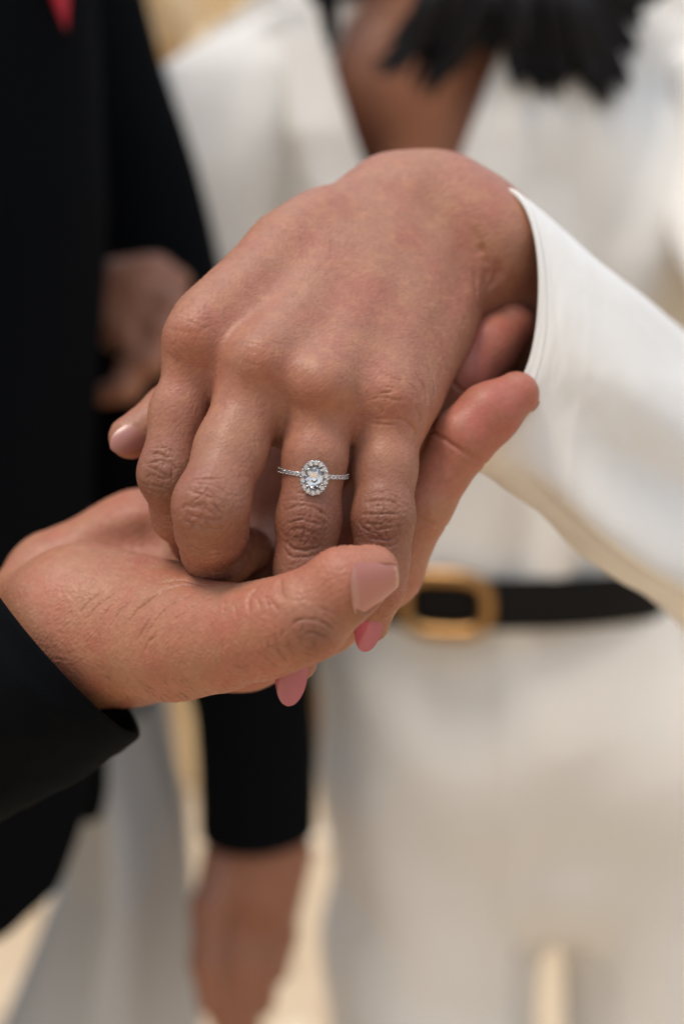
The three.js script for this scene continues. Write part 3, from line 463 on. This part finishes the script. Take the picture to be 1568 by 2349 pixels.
  const folds = (a, y) => 0.015 * Math.sin(a * 7 + 2 * Math.sin(y * 5) + y * 9) * sstep(1.0, 1.15, y) + 0.012 * fbm(a * 5, y * 3, 2, 3) + 0.011 * Math.max(0, Math.sin(a * 11 - y * 14 + 1));
  const cloth = (a, y, out = 0) => { const [rx, rz] = size(y), q = Math.min(Math.abs(a - ang(vL(y), y)), Math.abs(a - ang(vR(y), y)), Math.abs(a - 2 * Math.PI - ang(vL(y), y))), f = Math.max(-0.004, folds(a, y)) * lerp(0.12, 1, sstep(0.05, 0.5, q)) + 0.003 + out; return new THREE.Vector3(cx + Math.sin(a) * (rx + f), y, cz + Math.cos(a) * (rz + f)); };
  const y0 = Y(1395) - 0.005, y1 = 1.44;
  const ang = (px, y) => Math.asin(clamp((X(px, 895) - cx) / size(y)[0], -0.98, 0.98));
  const shell = (out, flip) => gridGeo(200, 90, (u0, v) => { const u = flip ? 1 - u0 : u0, y = lerp(y0, y1, v), aL = ang(vL(y), y), aR = ang(vR(y), y); return cloth(lerp(aR, aL + 2 * Math.PI, u), y, out); });
  const hemRoll = (px, s) => tube(Array.from({ length: 14 }, (_, i) => { const y = lerp(Y(660), 1.43, i / 13); return cloth(ang(px(y), y), y, 0.0005); }), [0.0022, 0.0022], 40, 8);
  part('wrap_top', mergeGeometries([shell(0.002, false), shell(-0.001, true), hemRoll(vL), hemRoll(vR)]), M.cream, woman);
  // upper sleeves
  const up = (p) => new THREE.Vector3(...p);
  const ringAt = (c, r, d) => ({ T: c.clone().add(up([-r * 0.35, r * 0.9, 0])), B: c.clone().add(up([r * 0.35, -r * 0.9, 0])), N: c.clone().add(up([0, 0, r])) });
  const vert = (c, r) => ({ T: c.clone().add(up([r, 0, 0])), B: c.clone().add(up([-r, 0, 0])), N: c.clone().add(up([0, 0, r])) });
  const wave = (s) => (A, t) => 0.07 * Math.sin(A * 3 + s + t * 5) + 0.06 * fbm(A * 1.2 + s, t * 4, s, 3) + 0.05 * Math.sin(A * 5 - t * 9 + s);
  part('sleeve', sleeve([vert(up([-0.12, 1.04, -1.0]), 0.06), vert(up([-0.105, 1.15, -0.985]), 0.064), vert(up([-0.085, 1.27, -0.975]), 0.068), vert(up([-0.06, 1.34, -0.985]), 0.06), vert(up([-0.01, 1.385, -1.0]), 0.035)], 96, 60, wave(1)), M.cream, woman);
  // front sleeve: cuff, forearm, elbow, shoulder
  const S = (t, b, n) => ({ T: W(...t), B: W(...b), N: W(...n) });
  const rings = [S([1160, 430, 436], [1085, 1082, 432], [1240, 772, 419]), S([1196, 458, 444], [1122, 1100, 436], [1274, 800, 420]), S([1290, 530, 462], [1225, 1168, 448], [1345, 850, 424]), S([1420, 662, 490], [1345, 1275, 470], [1480, 965, 440]), S([1575, 785, 535], [1490, 1372, 505], [1640, 1080, 472]), S([1760, 830, 610], [1640, 1500, 590], [1850, 1180, 540]), S([1960, 780, 720], [1660, 1380, 720], [1930, 1150, 610])];
  const sf = (A, t) => { const hump = (c, w) => Math.exp(-(((A - c) / w) ** 2)); return 0.06 * fbm(Math.cos(A) * 1.3 + 4, Math.sin(A) * 1.3, t * 3.2, 3) * sstep(0.0, 0.3, t) + 0.17 * hump(2.5 - 0.25 * t, 0.2) * sstep(0.08, 0.42, t) - 0.09 * hump(1.95 - 0.2 * t, 0.28) * sstep(0.0, 0.3, t) + 0.03 * Math.sin(A * 6 + 9 * t + 1) * sstep(0.2, 0.6, t) + 0.018 * Math.sin(A * 3 + 2) * sstep(0, 0.05, t) - 0.012 * Math.exp(-(((t - 0.055) / 0.006) ** 2)) + 0.011 * fbm(Math.cos(A) * 4, Math.sin(A) * 4 + 2, t * 16, 3) * sstep(0.01, 0.1, t) + 0.03 * Math.sin(2.2 * A + 14 * t) * sstep(0.3, 0.7, t); };
  part('sleeve', sleeve(rings, 220, 180, sf, 0.001, (A) => 0.014 * Math.exp(-(((A - 2.55) / 0.55) ** 2))), M.cream, woman);
  const el = rings[6].T.clone().add(rings[6].B).multiplyScalar(0.5);
  part('sleeve', sleeve([vert(el, 0.062), vert(up([0.27, 1.16, -0.78]), 0.068), vert(up([0.265, 1.25, -0.9]), 0.07), vert(up([0.24, 1.34, -0.97]), 0.062), vert(up([0.18, 1.39, -1.0]), 0.035)], 96, 60, wave(4)), M.cream, woman);

  // trousers: hips and two wide legs in one cloth
  const trs = [...chainW([[cx, y0 - 0.005, cz, 0.098], [0.14, 0.9, cz, 0.112], [0.158, 0.815, cz, 0.094]]), ...chainW([[cx - 0.035, y0 - 0.005, cz, 0.098], [0.092, 0.88, cz, 0.106], [0.069, 0.74, cz, 0.078], [0.048, 0.09, cz, 0.085]]), ...chainW([[cx + 0.035, y0 - 0.005, cz, 0.098], [0.21, 0.88, cz, 0.11], [0.258, 0.74, cz, 0.09], [0.288, 0.1, cz, 0.098]])];
  const tg = meshField({ palm: trs, k: 16, fingers: [], carve: [] }, 5);
  dress(tg, (p) => { const x = p[0], y = p[1], z = p[2]; return 3 * fbm(x * 0.01 + y * 0.005, y * 0.004, z * 0.01, 2) + 4 * Math.sin(x * 0.045 + y * 0.05 + 1.5 * fbm(x * 0.008, y * 0.008, 3, 2)) * sstep(90, -20, x) + 3.5 * Math.exp(-(((x - 100 + 0.05 * y) / 5) ** 2)) + 3 * Math.exp(-(((x - 225) / 6) ** 2)); }, () => [1, 1, 1]);
  part('trousers', tg, M.cream, woman);

  // belt and its gold buckle
  const leather = new THREE.MeshPhysicalMaterial({ name: 'black_leather', color: new THREE.Color(0.004, 0.0035, 0.0035), roughness: 0.6, specularIntensity: 0.35 });
  const gold = new THREE.MeshStandardMaterial({ name: 'brushed_gold', color: new THREE.Color(0.4, 0.225, 0.09), metalness: 1, roughness: 0.38 });
  const by = Y(1398), bh = 0.0168;
  const beltGeo = gridGeo(160, 8, (u, v) => { const A = v * 2 * Math.PI, a = u * 2 * Math.PI, [rx, rz] = size(by), f = 0.014 + 0.0018 * Math.cos(A); return new THREE.Vector3(cx + Math.sin(a) * (rx + f), by + 0.02 * (1 - Math.cos(a)) * 0.5 * 0 + bh * clamp(1.6 * Math.sin(A), -1, 1), cz + Math.cos(a) * (rz + f)); }, true);
  const belt = part('belt', beltGeo, leather, woman);
  const bp = [], bw = 0.026, bhh = 0.0185; for (let i = 0; i < 40; i++) { const a = i / 40 * 2 * Math.PI, c = Math.cos(a), s = Math.sin(a), px = 0.066 + bw * Math.sign(c) * Math.abs(c) ** 0.6; const [rx, rz] = size(by), aa = Math.asin(clamp((px - cx) / (rx + 0.012), -1, 1)); bp.push(new THREE.Vector3(px, by + bhh * Math.sign(s) * Math.abs(s) ** 0.7, cz + Math.cos(aa) * (rz + 0.02))); }
  const bc = new THREE.CatmullRomCurve3(bp, true), bg = new THREE.TubeGeometry(bc, 120, 0.0052, 12, true);
  const bm = new THREE.Mesh(bg, gold); bm.name = 'buckle'; bm.castShadow = true; belt.add(bm);

  // hair falling over the shoulder
  const hairMat = new THREE.MeshPhysicalMaterial({ name: 'dark_hair', color: new THREE.Color(0.006, 0.0045, 0.0045), roughness: 0.5, specularIntensity: 0.4 });
  const r = mulberry(77), locks = [];
  const ends = [[905, 178], [930, 150], [985, 236], [1040, 120], [1110, 130], [1165, 190], [1200, 225], [1245, 232], [1290, 205], [1340, 235], [1375, 262], [1400, 235], [1430, 160], [1455, 90], [1490, 20]];
  const headTop = new THREE.Vector3(cx - 0.035, 1.62, cz + 0.02);
  ends.forEach(([ex, ey], i) => { for (let q = 0; q < 3; q++) { const ox = (r() - 0.5) * 90, oy = -120 * r() * r() + 14, curl = (r() - 0.62) * 130, bow = (r() - 0.5) * 110, d0 = 866 - 22 * r(); for (let k = 0; k < 14; k++) {
    const jx = (r() + r() - 1) * 26, jy = -50 * r(), d = d0 - 6 * r(), root = headTop.clone().add(up([0.05 + 0.03 * (r() - 0.5), -0.06 + 0.05 * r(), 0.02 + 0.05 * (r() - 0.5)]));
    locks.push(tube([root, W(1230 + (r() - 0.5) * 220, -260, 875), W(lerp(1240, ex, 0.6) + bow + jx * 1.6, lerp(-140, ey, 0.35) + oy, d - 6), W(lerp(1240, ex, 0.9) + ox - curl * 0.4 + jx * 1.3, lerp(-140, ey, 0.75) + oy, d), W(ex + ox + curl * 0.35 + jx, ey + oy + jy, d)], [0.006, 0.006, 0.0045, 0.002, 0.0002], 22, 5, 0.6));
  } } });
  ends.forEach(([ex, ey]) => { for (let k = 0; k < 3; k++) { const d = 868 - 8 * k, t = 0.5 + 0.42 * r(), jx = (r() - 0.5) * 90; locks.push(tube([headTop.clone().add(up([0.05, -0.05, 0.02])), W(1230 + jx * 3, -260, 880), W(lerp(1240, ex, 0.6) + jx, lerp(-140, ey, 0.35), d), W(lerp(1240, ex, 0.6 + 0.4 * t) + jx, lerp(-140, ey, t), d)], [0.012, 0.016, 0.014, 0.003], 22, 8, 0.5)); } });
  // cap of hair on the head, falling behind
  for (let i = 0; i < 120; i++) { const a = r() * 6.283, f = 0.089 + 0.006 * r(), b = 0.35 + r() * 1.1; const P = (e, l) => headTop.clone().add(up([Math.cos(a) * Math.sin(e) * f, Math.cos(e) * f * 1.12 - l, Math.sin(a) * Math.sin(e) * f - 0.012])); if (Math.sin(a) > 0.55) continue; locks.push(tube([P(0.05, 0), P(0.8, 0), P(1.6, 0), P(1.7, 0.1), P(1.6, 0.22 + 0.06 * r())], [0.006, 0.011, 0.012, 0.012, 0.002], 18, 6, 0.6)); }
  part('hair', mergeGeometries(locks), hairMat, woman);
}

// ---------------------------------------------------------------- the man
const man = thing('person', 'man in a black suit jacket cradling the ringed hand with his palm', 'person', [-0.34, 0, -0.86]);
{
  const up = (x, y, z) => new THREE.Vector3(x, y, z), tone = [0.29, 0.122, 0.07], cx = -0.335, cz = -0.80;  // tone: same skin darkened, the bodies' shade painted into the hanging hand
  const lh = coarseSkin([...chain([[590, 1780, 935, 92], [590, 1950, 930, 96], [585, 2030, 926, 88]].map(JP)), ...chain([[530, 1990, 930, 62], [530, 2070, 925, 56]].map(JP)), ...chain([[655, 1960, 932, 56], [630, 2060, 930, 56]].map(JP))], 12, 2.5, tone,
    [[[532, 2070, 922, 48], [512, 2200, 912, 44], [512, 2310, 918, 40], [538, 2400, 936, 34]], [[575, 2075, 926, 46], [560, 2220, 920, 43], [556, 2330, 930, 38], [574, 2400, 950, 32]], [[612, 2065, 932, 46], [606, 2200, 930, 41], [596, 2300, 942, 35]], [[645, 2050, 938, 42], [642, 2150, 938, 37], [628, 2230, 948, 32]], [[512, 1960, 915, 46], [480, 2080, 896, 42], [474, 2210, 886, 38], [484, 2300, 888, 32]]].map((f) => chain(f.map(JP))));
  const rest = coarseSkin([...chainW([[cx, 1.1, cz, 0.11], [cx, 1.35, cz, 0.12], [cx, 1.48, cz, 0.08]]), ...chainW([[cx - 0.15, 1.44, cz, 0.06], [cx + 0.15, 1.44, cz, 0.06]]), ...chainW([[cx, 1.45, cz, 0.065], [cx, 1.6, cz + 0.02, 0.06]]), ...chainW([[cx, 1.72, cz + 0.02, 0.09], [cx, 1.66, cz + 0.06, 0.065], [cx, 1.61, cz + 0.08, 0.036]]), ...chainW([[cx, 1.69, cz + 0.115, 0.014], [cx, 1.66, cz + 0.13, 0.013]]),
    ...chainW([[...W(150, -150, 900).toArray(), 0.028], [...W(330, 420, 885).toArray(), 0.026], [...W(400, 700, 890).toArray(), 0.026], [...W(575, 1500, 915).toArray(), 0.026], [...W(590, 1800, 935).toArray(), 0.026]]), ...chainW([[cx - 0.15, 1.43, -0.85, 0.036], [cx - 0.2, 1.36, -0.82, 0.034], [cx - 0.2, 1.2, -0.7, 0.034], [...W(-605, 1950, 530).toArray(), 0.03], [...W(-240, 1750, 470).toArray(), 0.022], [...W(-60, 1600, 452).toArray(), 0.021]])], 20, 4, [0.335, 0.147, 0.083]);
  const far = coarseSkin([], 8, 2, [0.34, 0.147, 0.083], [chain(mh.R), chain(mh.P5)]);
  part('body', mergeGeometries([mh.geo, lh, rest, far]), M.skin, man);
  // thumbnail and the nails at the far side of the fingertips
  const nail = new THREE.MeshPhysicalMaterial({ name: 'nail', color: new THREE.Color(0.39, 0.138, 0.098), vertexColors: true, roughness: 0.34, clearcoat: 0.4, clearcoatRoughness: 0.25 });
  part('fingernail', nailGeo({ o: Q(...THUMBNAIL.o), axis: THUMBNAIL.axis, back: THUMBNAIL.back, R: 10.2, flesh: mh.F, width: 14.5, length: 14.2, tip: 0.82, square: 1, arch: 0.6, thick: 0.9, edge: 0.93 }), nail, man, 'short bare thumbnail with a pale free edge');
  for (const [a, b] of [[mh.I[5], mh.I[6]], [mh.Mi[4], mh.Mi[5]]]) part('fingernail', nailGeo({ o: Q(...b.slice(0, 3)), axis: sub(Q(...b), Q(...a)), back: [0.45, -0.35, -0.8], R: 7.0, width: 11, length: 5.2, tip: 0.8, square: 1, arch: 0.8, edge: 0.86 }), nail, man);

  { const r = mulberry(404), hs = []; for (let i = 0; i < 60; i++) { const a = r(), px = lerp(230, 640, a), py = lerp(1600, 1520, sstep(0.45, 1, a)) - 60 * r() * r(), p0 = V(onSurfaceOf(px, py)); if (!p0.x) continue; const l = 1.5 + 3 * r(), dx = 0.5 + 0.5 * r(), q = [p0, p0.clone().add(new THREE.Vector3(dx * l * 0.5, -l * 0.25, l * 0.35)), p0.clone().add(new THREE.Vector3(dx * l, -l * 0.55, l * 0.4))].map((v) => W3([v.x, v.y, v.z])); hs.push(tube(q, [0.00003, 0.000025, 0.000008], 4, 4)); }
    const g = part('arm_hair', mergeGeometries(hs), new THREE.MeshStandardMaterial({ name: 'body_hair', color: new THREE.Color(0.02, 0.012, 0.01), roughness: 0.6 }), man); g.userData.kind = 'stuff'; }
  // jacket body with a cut-away front
  const sec = [[0.7, 0.205, 0.14], [0.9, 0.2, 0.135], [1.05, 0.19, 0.13], [1.25, 0.205, 0.14], [1.4, 0.2, 0.12], [1.47, 0.16, 0.1], [1.53, 0.075, 0.075]];
  const size = (y) => { let i = 0; while (i < sec.length - 2 && y > sec[i + 1][0]) i++; const t = clamp((y - sec[i][0]) / (sec[i + 1][0] - sec[i][0]), 0, 1); return [lerp(sec[i][1], sec[i + 1][1], t), lerp(sec[i][2], sec[i + 1][2], t)]; };
  const hemPts = [[250, 1690, 830], [215, 1840, 800], [125, 2070, 770], [0, 2190, 745], [-300, 2260, 740]].map((p) => W(...p));
  const hem = (x, front) => { if (!front) return 0.74; if (x > hemPts[0].x) return hemPts[0].y; for (let i = 0; i < 4; i++) if (x >= hemPts[i + 1].x) return lerp(hemPts[i + 1].y, hemPts[i].y, (x - hemPts[i + 1].x) / (hemPts[i].x - hemPts[i + 1].x)); return hemPts[4].y; };
  const jac = (out, flip) => gridGeo(160, 60, (u0, v) => { const u = flip ? 1 - u0 : u0, a = u * 2 * Math.PI, x = cx + Math.sin(a) * 0.2, f0 = Math.cos(a), b = lerp(0.86, hem(x, true), sstep(-0.7, -0.15, f0)), y = lerp(b, 1.53, v), [rx, rz] = size(y), f = out + 0.004 * fbm(a * 2, y * 4, 9, 3); return up(cx + Math.sin(a) * (rx + f), y, cz + Math.cos(a) * (rz + f)); }, true);
  const jacket = part('jacket', mergeGeometries([jac(0, false), jac(-0.003, true)]), M.suit, man);
  // lapel edges as folded strips on the chest
  const lapel = gridGeo(8, 40, (u, v) => { const y = lerp(1.1, 1.45, v), [rx, rz] = size(y), a = lerp(0.02 + v * 0.25, 0.16 + 0.35 * Math.sin(v * 2.6), u); return up(cx + Math.sin(a) * (rx + 0.004), y, cz + Math.cos(a) * (rz + 0.004 + 0.004 * Math.sin(u * 3.14))); });
  const lm = new THREE.Mesh(lapel, M.suit); lm.name = 'lapel'; jacket.add(lm);
  const S = (t, b, n) => ({ T: W(...t), B: W(...b), N: W(...n) }), wave = (s) => (A, t) => 0.06 * fbm(A * 1.2 + s, t * 4, s, 3) + 0.03 * Math.sin(A * 3 + s + t * 5);
  part('sleeve', sleeve([S([-58, 1262, 445], [318, 1692, 438], [92, 1505, 392]), S([-110, 1330, 448], [240, 1755, 440], [40, 1560, 394]), S([-220, 1440, 455], [100, 1825, 446], [-80, 1650, 400]), S([-420, 1600, 480], [-60, 1905, 460], [-250, 1780, 410]), S([-760, 1750, 540], [-450, 2150, 520], [-600, 1960, 460])], 160, 80, (A, t) => wave(2)(A, t) * sstep(0, 0.25, t), 0.0014), M.suit, man);
  const sh = W(-620, 1950, 520); part('sleeve', sleeve([...[[sh, 0.075], [up(cx - 0.2, 1.2, -0.7), 0.08], [up(cx - 0.2, 1.36, -0.82), 0.078], [up(cx - 0.15, 1.45, -0.87), 0.05]].map(([c, r]) => ({ T: c.clone().add(up(r, 0, 0)), B: c.clone().add(up(-r, 0, 0)), N: c.clone().add(up(0, 0, r)) }))], 90, 50, wave(6)), M.suit, man);
  const cyl = (px, py, d, r) => { const c = W(px, py, d), m = r * d / FPX / 1000; return { T: c.clone().add(up(m, 0, 0)), B: c.clone().add(up(-m, 0, 0)), N: c.clone().add(up(0, 0, m)) }; };
  part('sleeve', sleeve([cyl(586, 1905, 930, 133), cyl(588, 1750, 925, 136), cyl(583, 1640, 920, 138), cyl(545, 1400, 912, 178), cyl(428, 1080, 905, 240), cyl(366, 700, 890, 160), cyl(330, 420, 885, 132), cyl(250, 150, 890, 125), cyl(150, -150, 900, 130), cyl(30, -330, 905, 60)], 120, 90, wave(9)), M.suit, man);
  // pale trousers
  const legA = (i) => gridGeo(120, 60, (u, v) => { const a = u * 2 * Math.PI, py = lerp(3300, 1640, v), L = py > 2060 ? lerp(130, -440, (py - 2060) / 1240) : lerp(130, 150, (2060 - py) / 420), R = py > 1900 ? lerp(392, 430, (py - 1900) / 1400) : lerp(392, 345, (1900 - py) / 260), c = W((L + R) / 2, py, 950), rx = (R - L) / 2 * 0.95 / FPX; let y = c.y; if (v < 0.03) y = 0.004; const f = 0.005 * Math.sin(a * 5 + y * 9) + 0.006 * fbm(a * 2, y * 5, 4, 3); return up(c.x + Math.sin(a) * (rx + f), Math.max(0.004, y), -0.96 + Math.cos(a) * (0.085 + f)); }, true);
  const legB = gridGeo(100, 30, (u, v) => { const a = u * 2 * Math.PI, y = lerp(0.004, 0.86, v), r = lerp(0.11, 0.1, v); return up(lerp(-0.5, -0.42, v) + Math.sin(a) * r, y, -0.95 + Math.cos(a) * r * 1.1); }, true);
  part('trousers', mergeGeometries([legA(0), legB]), M.pale, man);
  const r = mulberry(31), hl = []; for (let i = 0; i < 160; i++) { const a = r() * 6.283; if (Math.sin(a) > 0.5) continue; const P = (e) => up(cx + Math.cos(a) * Math.sin(e) * 0.098, 1.72 + Math.cos(e) * 0.108, cz + 0.005 + Math.sin(a) * Math.sin(e) * 0.1); hl.push(tube([P(0.05), P(0.7), P(1.3), P(1.75)], [0.006, 0.01, 0.01, 0.003], 12, 6, 0.6)); }
  part('hair', mergeGeometries(hl), new THREE.MeshStandardMaterial({ name: 'black_hair', color: new THREE.Color(0.01, 0.008, 0.007), roughness: 0.5 }), man);
}
{ // red pocket square
  const c = W(140, -10, 720), o = thing('pocket_square', 'red pocket square on the black suit jacket', 'pocket square', c.toArray());
  const g = gridGeo(16, 24, (u, v) => { const w = 0.0075 * Math.pow(v, 0.8) * (1 + 0.2 * Math.sin(v * 6)), a = u * 2 * Math.PI; return W(lerp(152, 120, v), lerp(68, -120, v), 712).add(new THREE.Vector3(Math.cos(a) * w, 0, Math.sin(a) * w * 0.5 + 0.001 * Math.sin(a * 3 + v * 8))); }, true);
  part('cloth', g, new THREE.MeshPhysicalMaterial({ name: 'red_silk', color: new THREE.Color(0.42, 0.008, 0.02), roughness: 0.5 }), o);
}

// ---------------------------------------------------------------- the ring
{
  const c = Q(718, 1084, 391.3), n = norm([0.02, -0.12, 1]), t = norm(mad([-0.1, -1, 0], n, -dot([-0.1, -1, 0], n))), s = cross(n, t); // n to the stone, t along the finger, s across
  const R = 9.0, at = (a, r, l) => W3(mad(mad(mad(c, n, Math.cos(a) * r), s, Math.sin(a) * r), t, l));
  const o = thing('engagement_ring', 'white gold ring with an oval diamond, halo and pave band on the ring finger', 'ring', W3(c).toArray());
  const white = new THREE.MeshStandardMaterial({ name: 'white_gold', color: new THREE.Color(0.86, 0.84, 0.82), metalness: 1, roughness: 0.24 });
  const ice = new THREE.MeshPhysicalMaterial({ name: 'diamond', color: 0xffffff, roughness: 0.02, transmission: 1, thickness: 0.002, ior: 2.4, specularIntensity: 1 });
  const band = gridGeo(160, 20, (u, v) => { const a = u * 2 * Math.PI, b = v * 2 * Math.PI; return at(a, R + 0.62 * Math.cos(b), 0.72 * Math.sign(Math.sin(b)) * Math.abs(Math.sin(b)) ** 0.7); }, true);
  const bandMesh = part('band', band, white, o);
  function gem(rx, ry, h, fold, seed) { // brilliant: table, crown, girdle, pavilion; flat facets
    const tri = [], r = mulberry(seed), ring = (k, q, z, ph) => Array.from({ length: k }, (_, i) => { const a = (i + ph) / k * 2 * Math.PI, e = q < 0.95 ? 1 + 0.12 * (r() - 0.5) : 1; return [Math.cos(a) * rx * q * e, Math.sin(a) * ry * q * e, z * h * (q < 0.95 && z < 0 ? 1 + 0.45 * (r() - 0.5) : 1)]; });
    const T = ring(fold, 0.46, 0.4, 0), S = ring(fold, 0.76, 0.24, 0.5), G = ring(fold * 2, 1, 0, 0), H = ring(fold * 2, 1, -0.05, 0), L = ring(fold, 0.5, -0.45, 0.5), cu = [0, 0, -0.9 * h], top = [0, 0, 0.4 * h];
    const f = (a, b, c2) => tri.push(...a, ...b, ...c2);
    for (let i = 0; i < fold; i++) { const j = (i + 1) % fold, g0 = 2 * i, g1 = (2 * i + 1) % (2 * fold), g2 = (2 * i + 2) % (2 * fold); f(top, T[i], T[j]); f(T[i], S[i], T[j]); f(T[i], G[g0], S[i]); f(S[i], G[g2], T[j]); f(S[i], G[g0], G[g1]); f(S[i], G[g1], G[g2]); f(G[g0], H[g0], G[g1]); f(H[g0], H[g1], G[g1]); f(G[g1], H[g1], G[g2]); f(H[g1], H[g2], G[g2]); f(H[g0], L[i], H[g1]); f(H[g1], L[i], H[g2]); f(L[i], cu, L[j]); f(H[g2], L[i], L[j]); }
    return tri;
  }
  function place(tri, p, nn, tt) { const ss = cross(tt, nn), out = []; for (let i = 0; i < tri.length; i += 3) { const q = mad(mad(mad(p, ss, tri[i]), tt, tri[i + 1]), nn, tri[i + 2]), w = W3(q); out.push(w.x, w.y, w.z); } const g = new THREE.BufferGeometry(); g.setAttribute('position', new THREE.Float32BufferAttribute(out, 3)); g.computeVertexNormals(); return g; }
  const hc = mad(mad(mad(c, n, R + 2.3), s, 0.35), t, 0.35);
  part('centre_stone', place(gem(2.35, 3.05, 2.3, 7, 3), mad(hc, n, 0.55), n, t), ice, o, 'oval diamond in the middle of the halo');
  // basket: oval plate ring carrying the halo, and the stem down to the band
  const oval = (a, rx, ry, z) => W3(mad(mad(mad(hc, s, Math.sin(a) * rx), t, Math.cos(a) * ry), n, z));
  part('halo_setting', gridGeo(120, 12, (u, v) => { const a = u * 2 * Math.PI, b = v * 2 * Math.PI; return oval(a, 3.15 + 0.62 * Math.cos(b), 4.05 + 0.62 * Math.cos(b), -0.25 + 0.28 * Math.sin(b)); }, true), white, o);
  part('basket', gridGeo(60, 8, (u, v) => oval(u * 2 * Math.PI, lerp(1.1, 2.9, v), lerp(1.2, 3.7, v), lerp(-2.6, -0.3, v)), true), white, o);
  const dot3 = (p, r) => { const g = new THREE.IcosahedronGeometry(r / 1000, 2), w = W3(p); g.translate(w.x, w.y, w.z); g.deleteAttribute('uv'); return g; };
  for (let i = 0; i < 14; i++) { const a = i / 14 * 2 * Math.PI, p = mad(mad(mad(hc, s, Math.sin(a) * 3.12), t, Math.cos(a) * 4.02), n, 0.12);
    part('halo_stone', place(gem(0.84, 0.84, 0.95, 8, 10 + i), p, norm(mad(mad(n, s, 0.12 * Math.sin(a)), t, 0.12 * Math.cos(a))), t), ice, o);
    const b = (i + 0.5) / 14 * 2 * Math.PI; part('prong', dot3(mad(mad(mad(hc, s, Math.sin(b) * 3.62), t, Math.cos(b) * 4.5), n, 0.2), 0.24), white, o); }
  for (const [x, y] of [[-1, -1], [1, -1], [-1, 1], [1, 1]]) part('prong', dot3(mad(mad(mad(hc, s, 1.72 * x), t, 2.28 * y), n, 0.85), 0.32), white, o);
  for (const sd of [-1, 1]) for (let i = 0; i < 9; i++) { const a = sd * (0.40 + i * 0.132), rad = norm(mad(mad([0, 0, 0], n, Math.cos(a)), s, Math.sin(a))), p = mad(c, rad, R + 0.62); part('band_stone', place(gem(0.56, 0.56, 0.6, 5, 60 + i), mad(p, rad, 0.08), rad, t), ice, o);
    const b = a + sd * 0.066, rb = norm(mad(mad([0, 0, 0], n, Math.cos(b)), s, Math.sin(b))); for (const e of [-1, 1]) part('prong', dot3(mad(mad(c, rb, R + 0.68), t, 0.52 * e), 0.17), white, o); }
}
renderer.render(scene, camera);
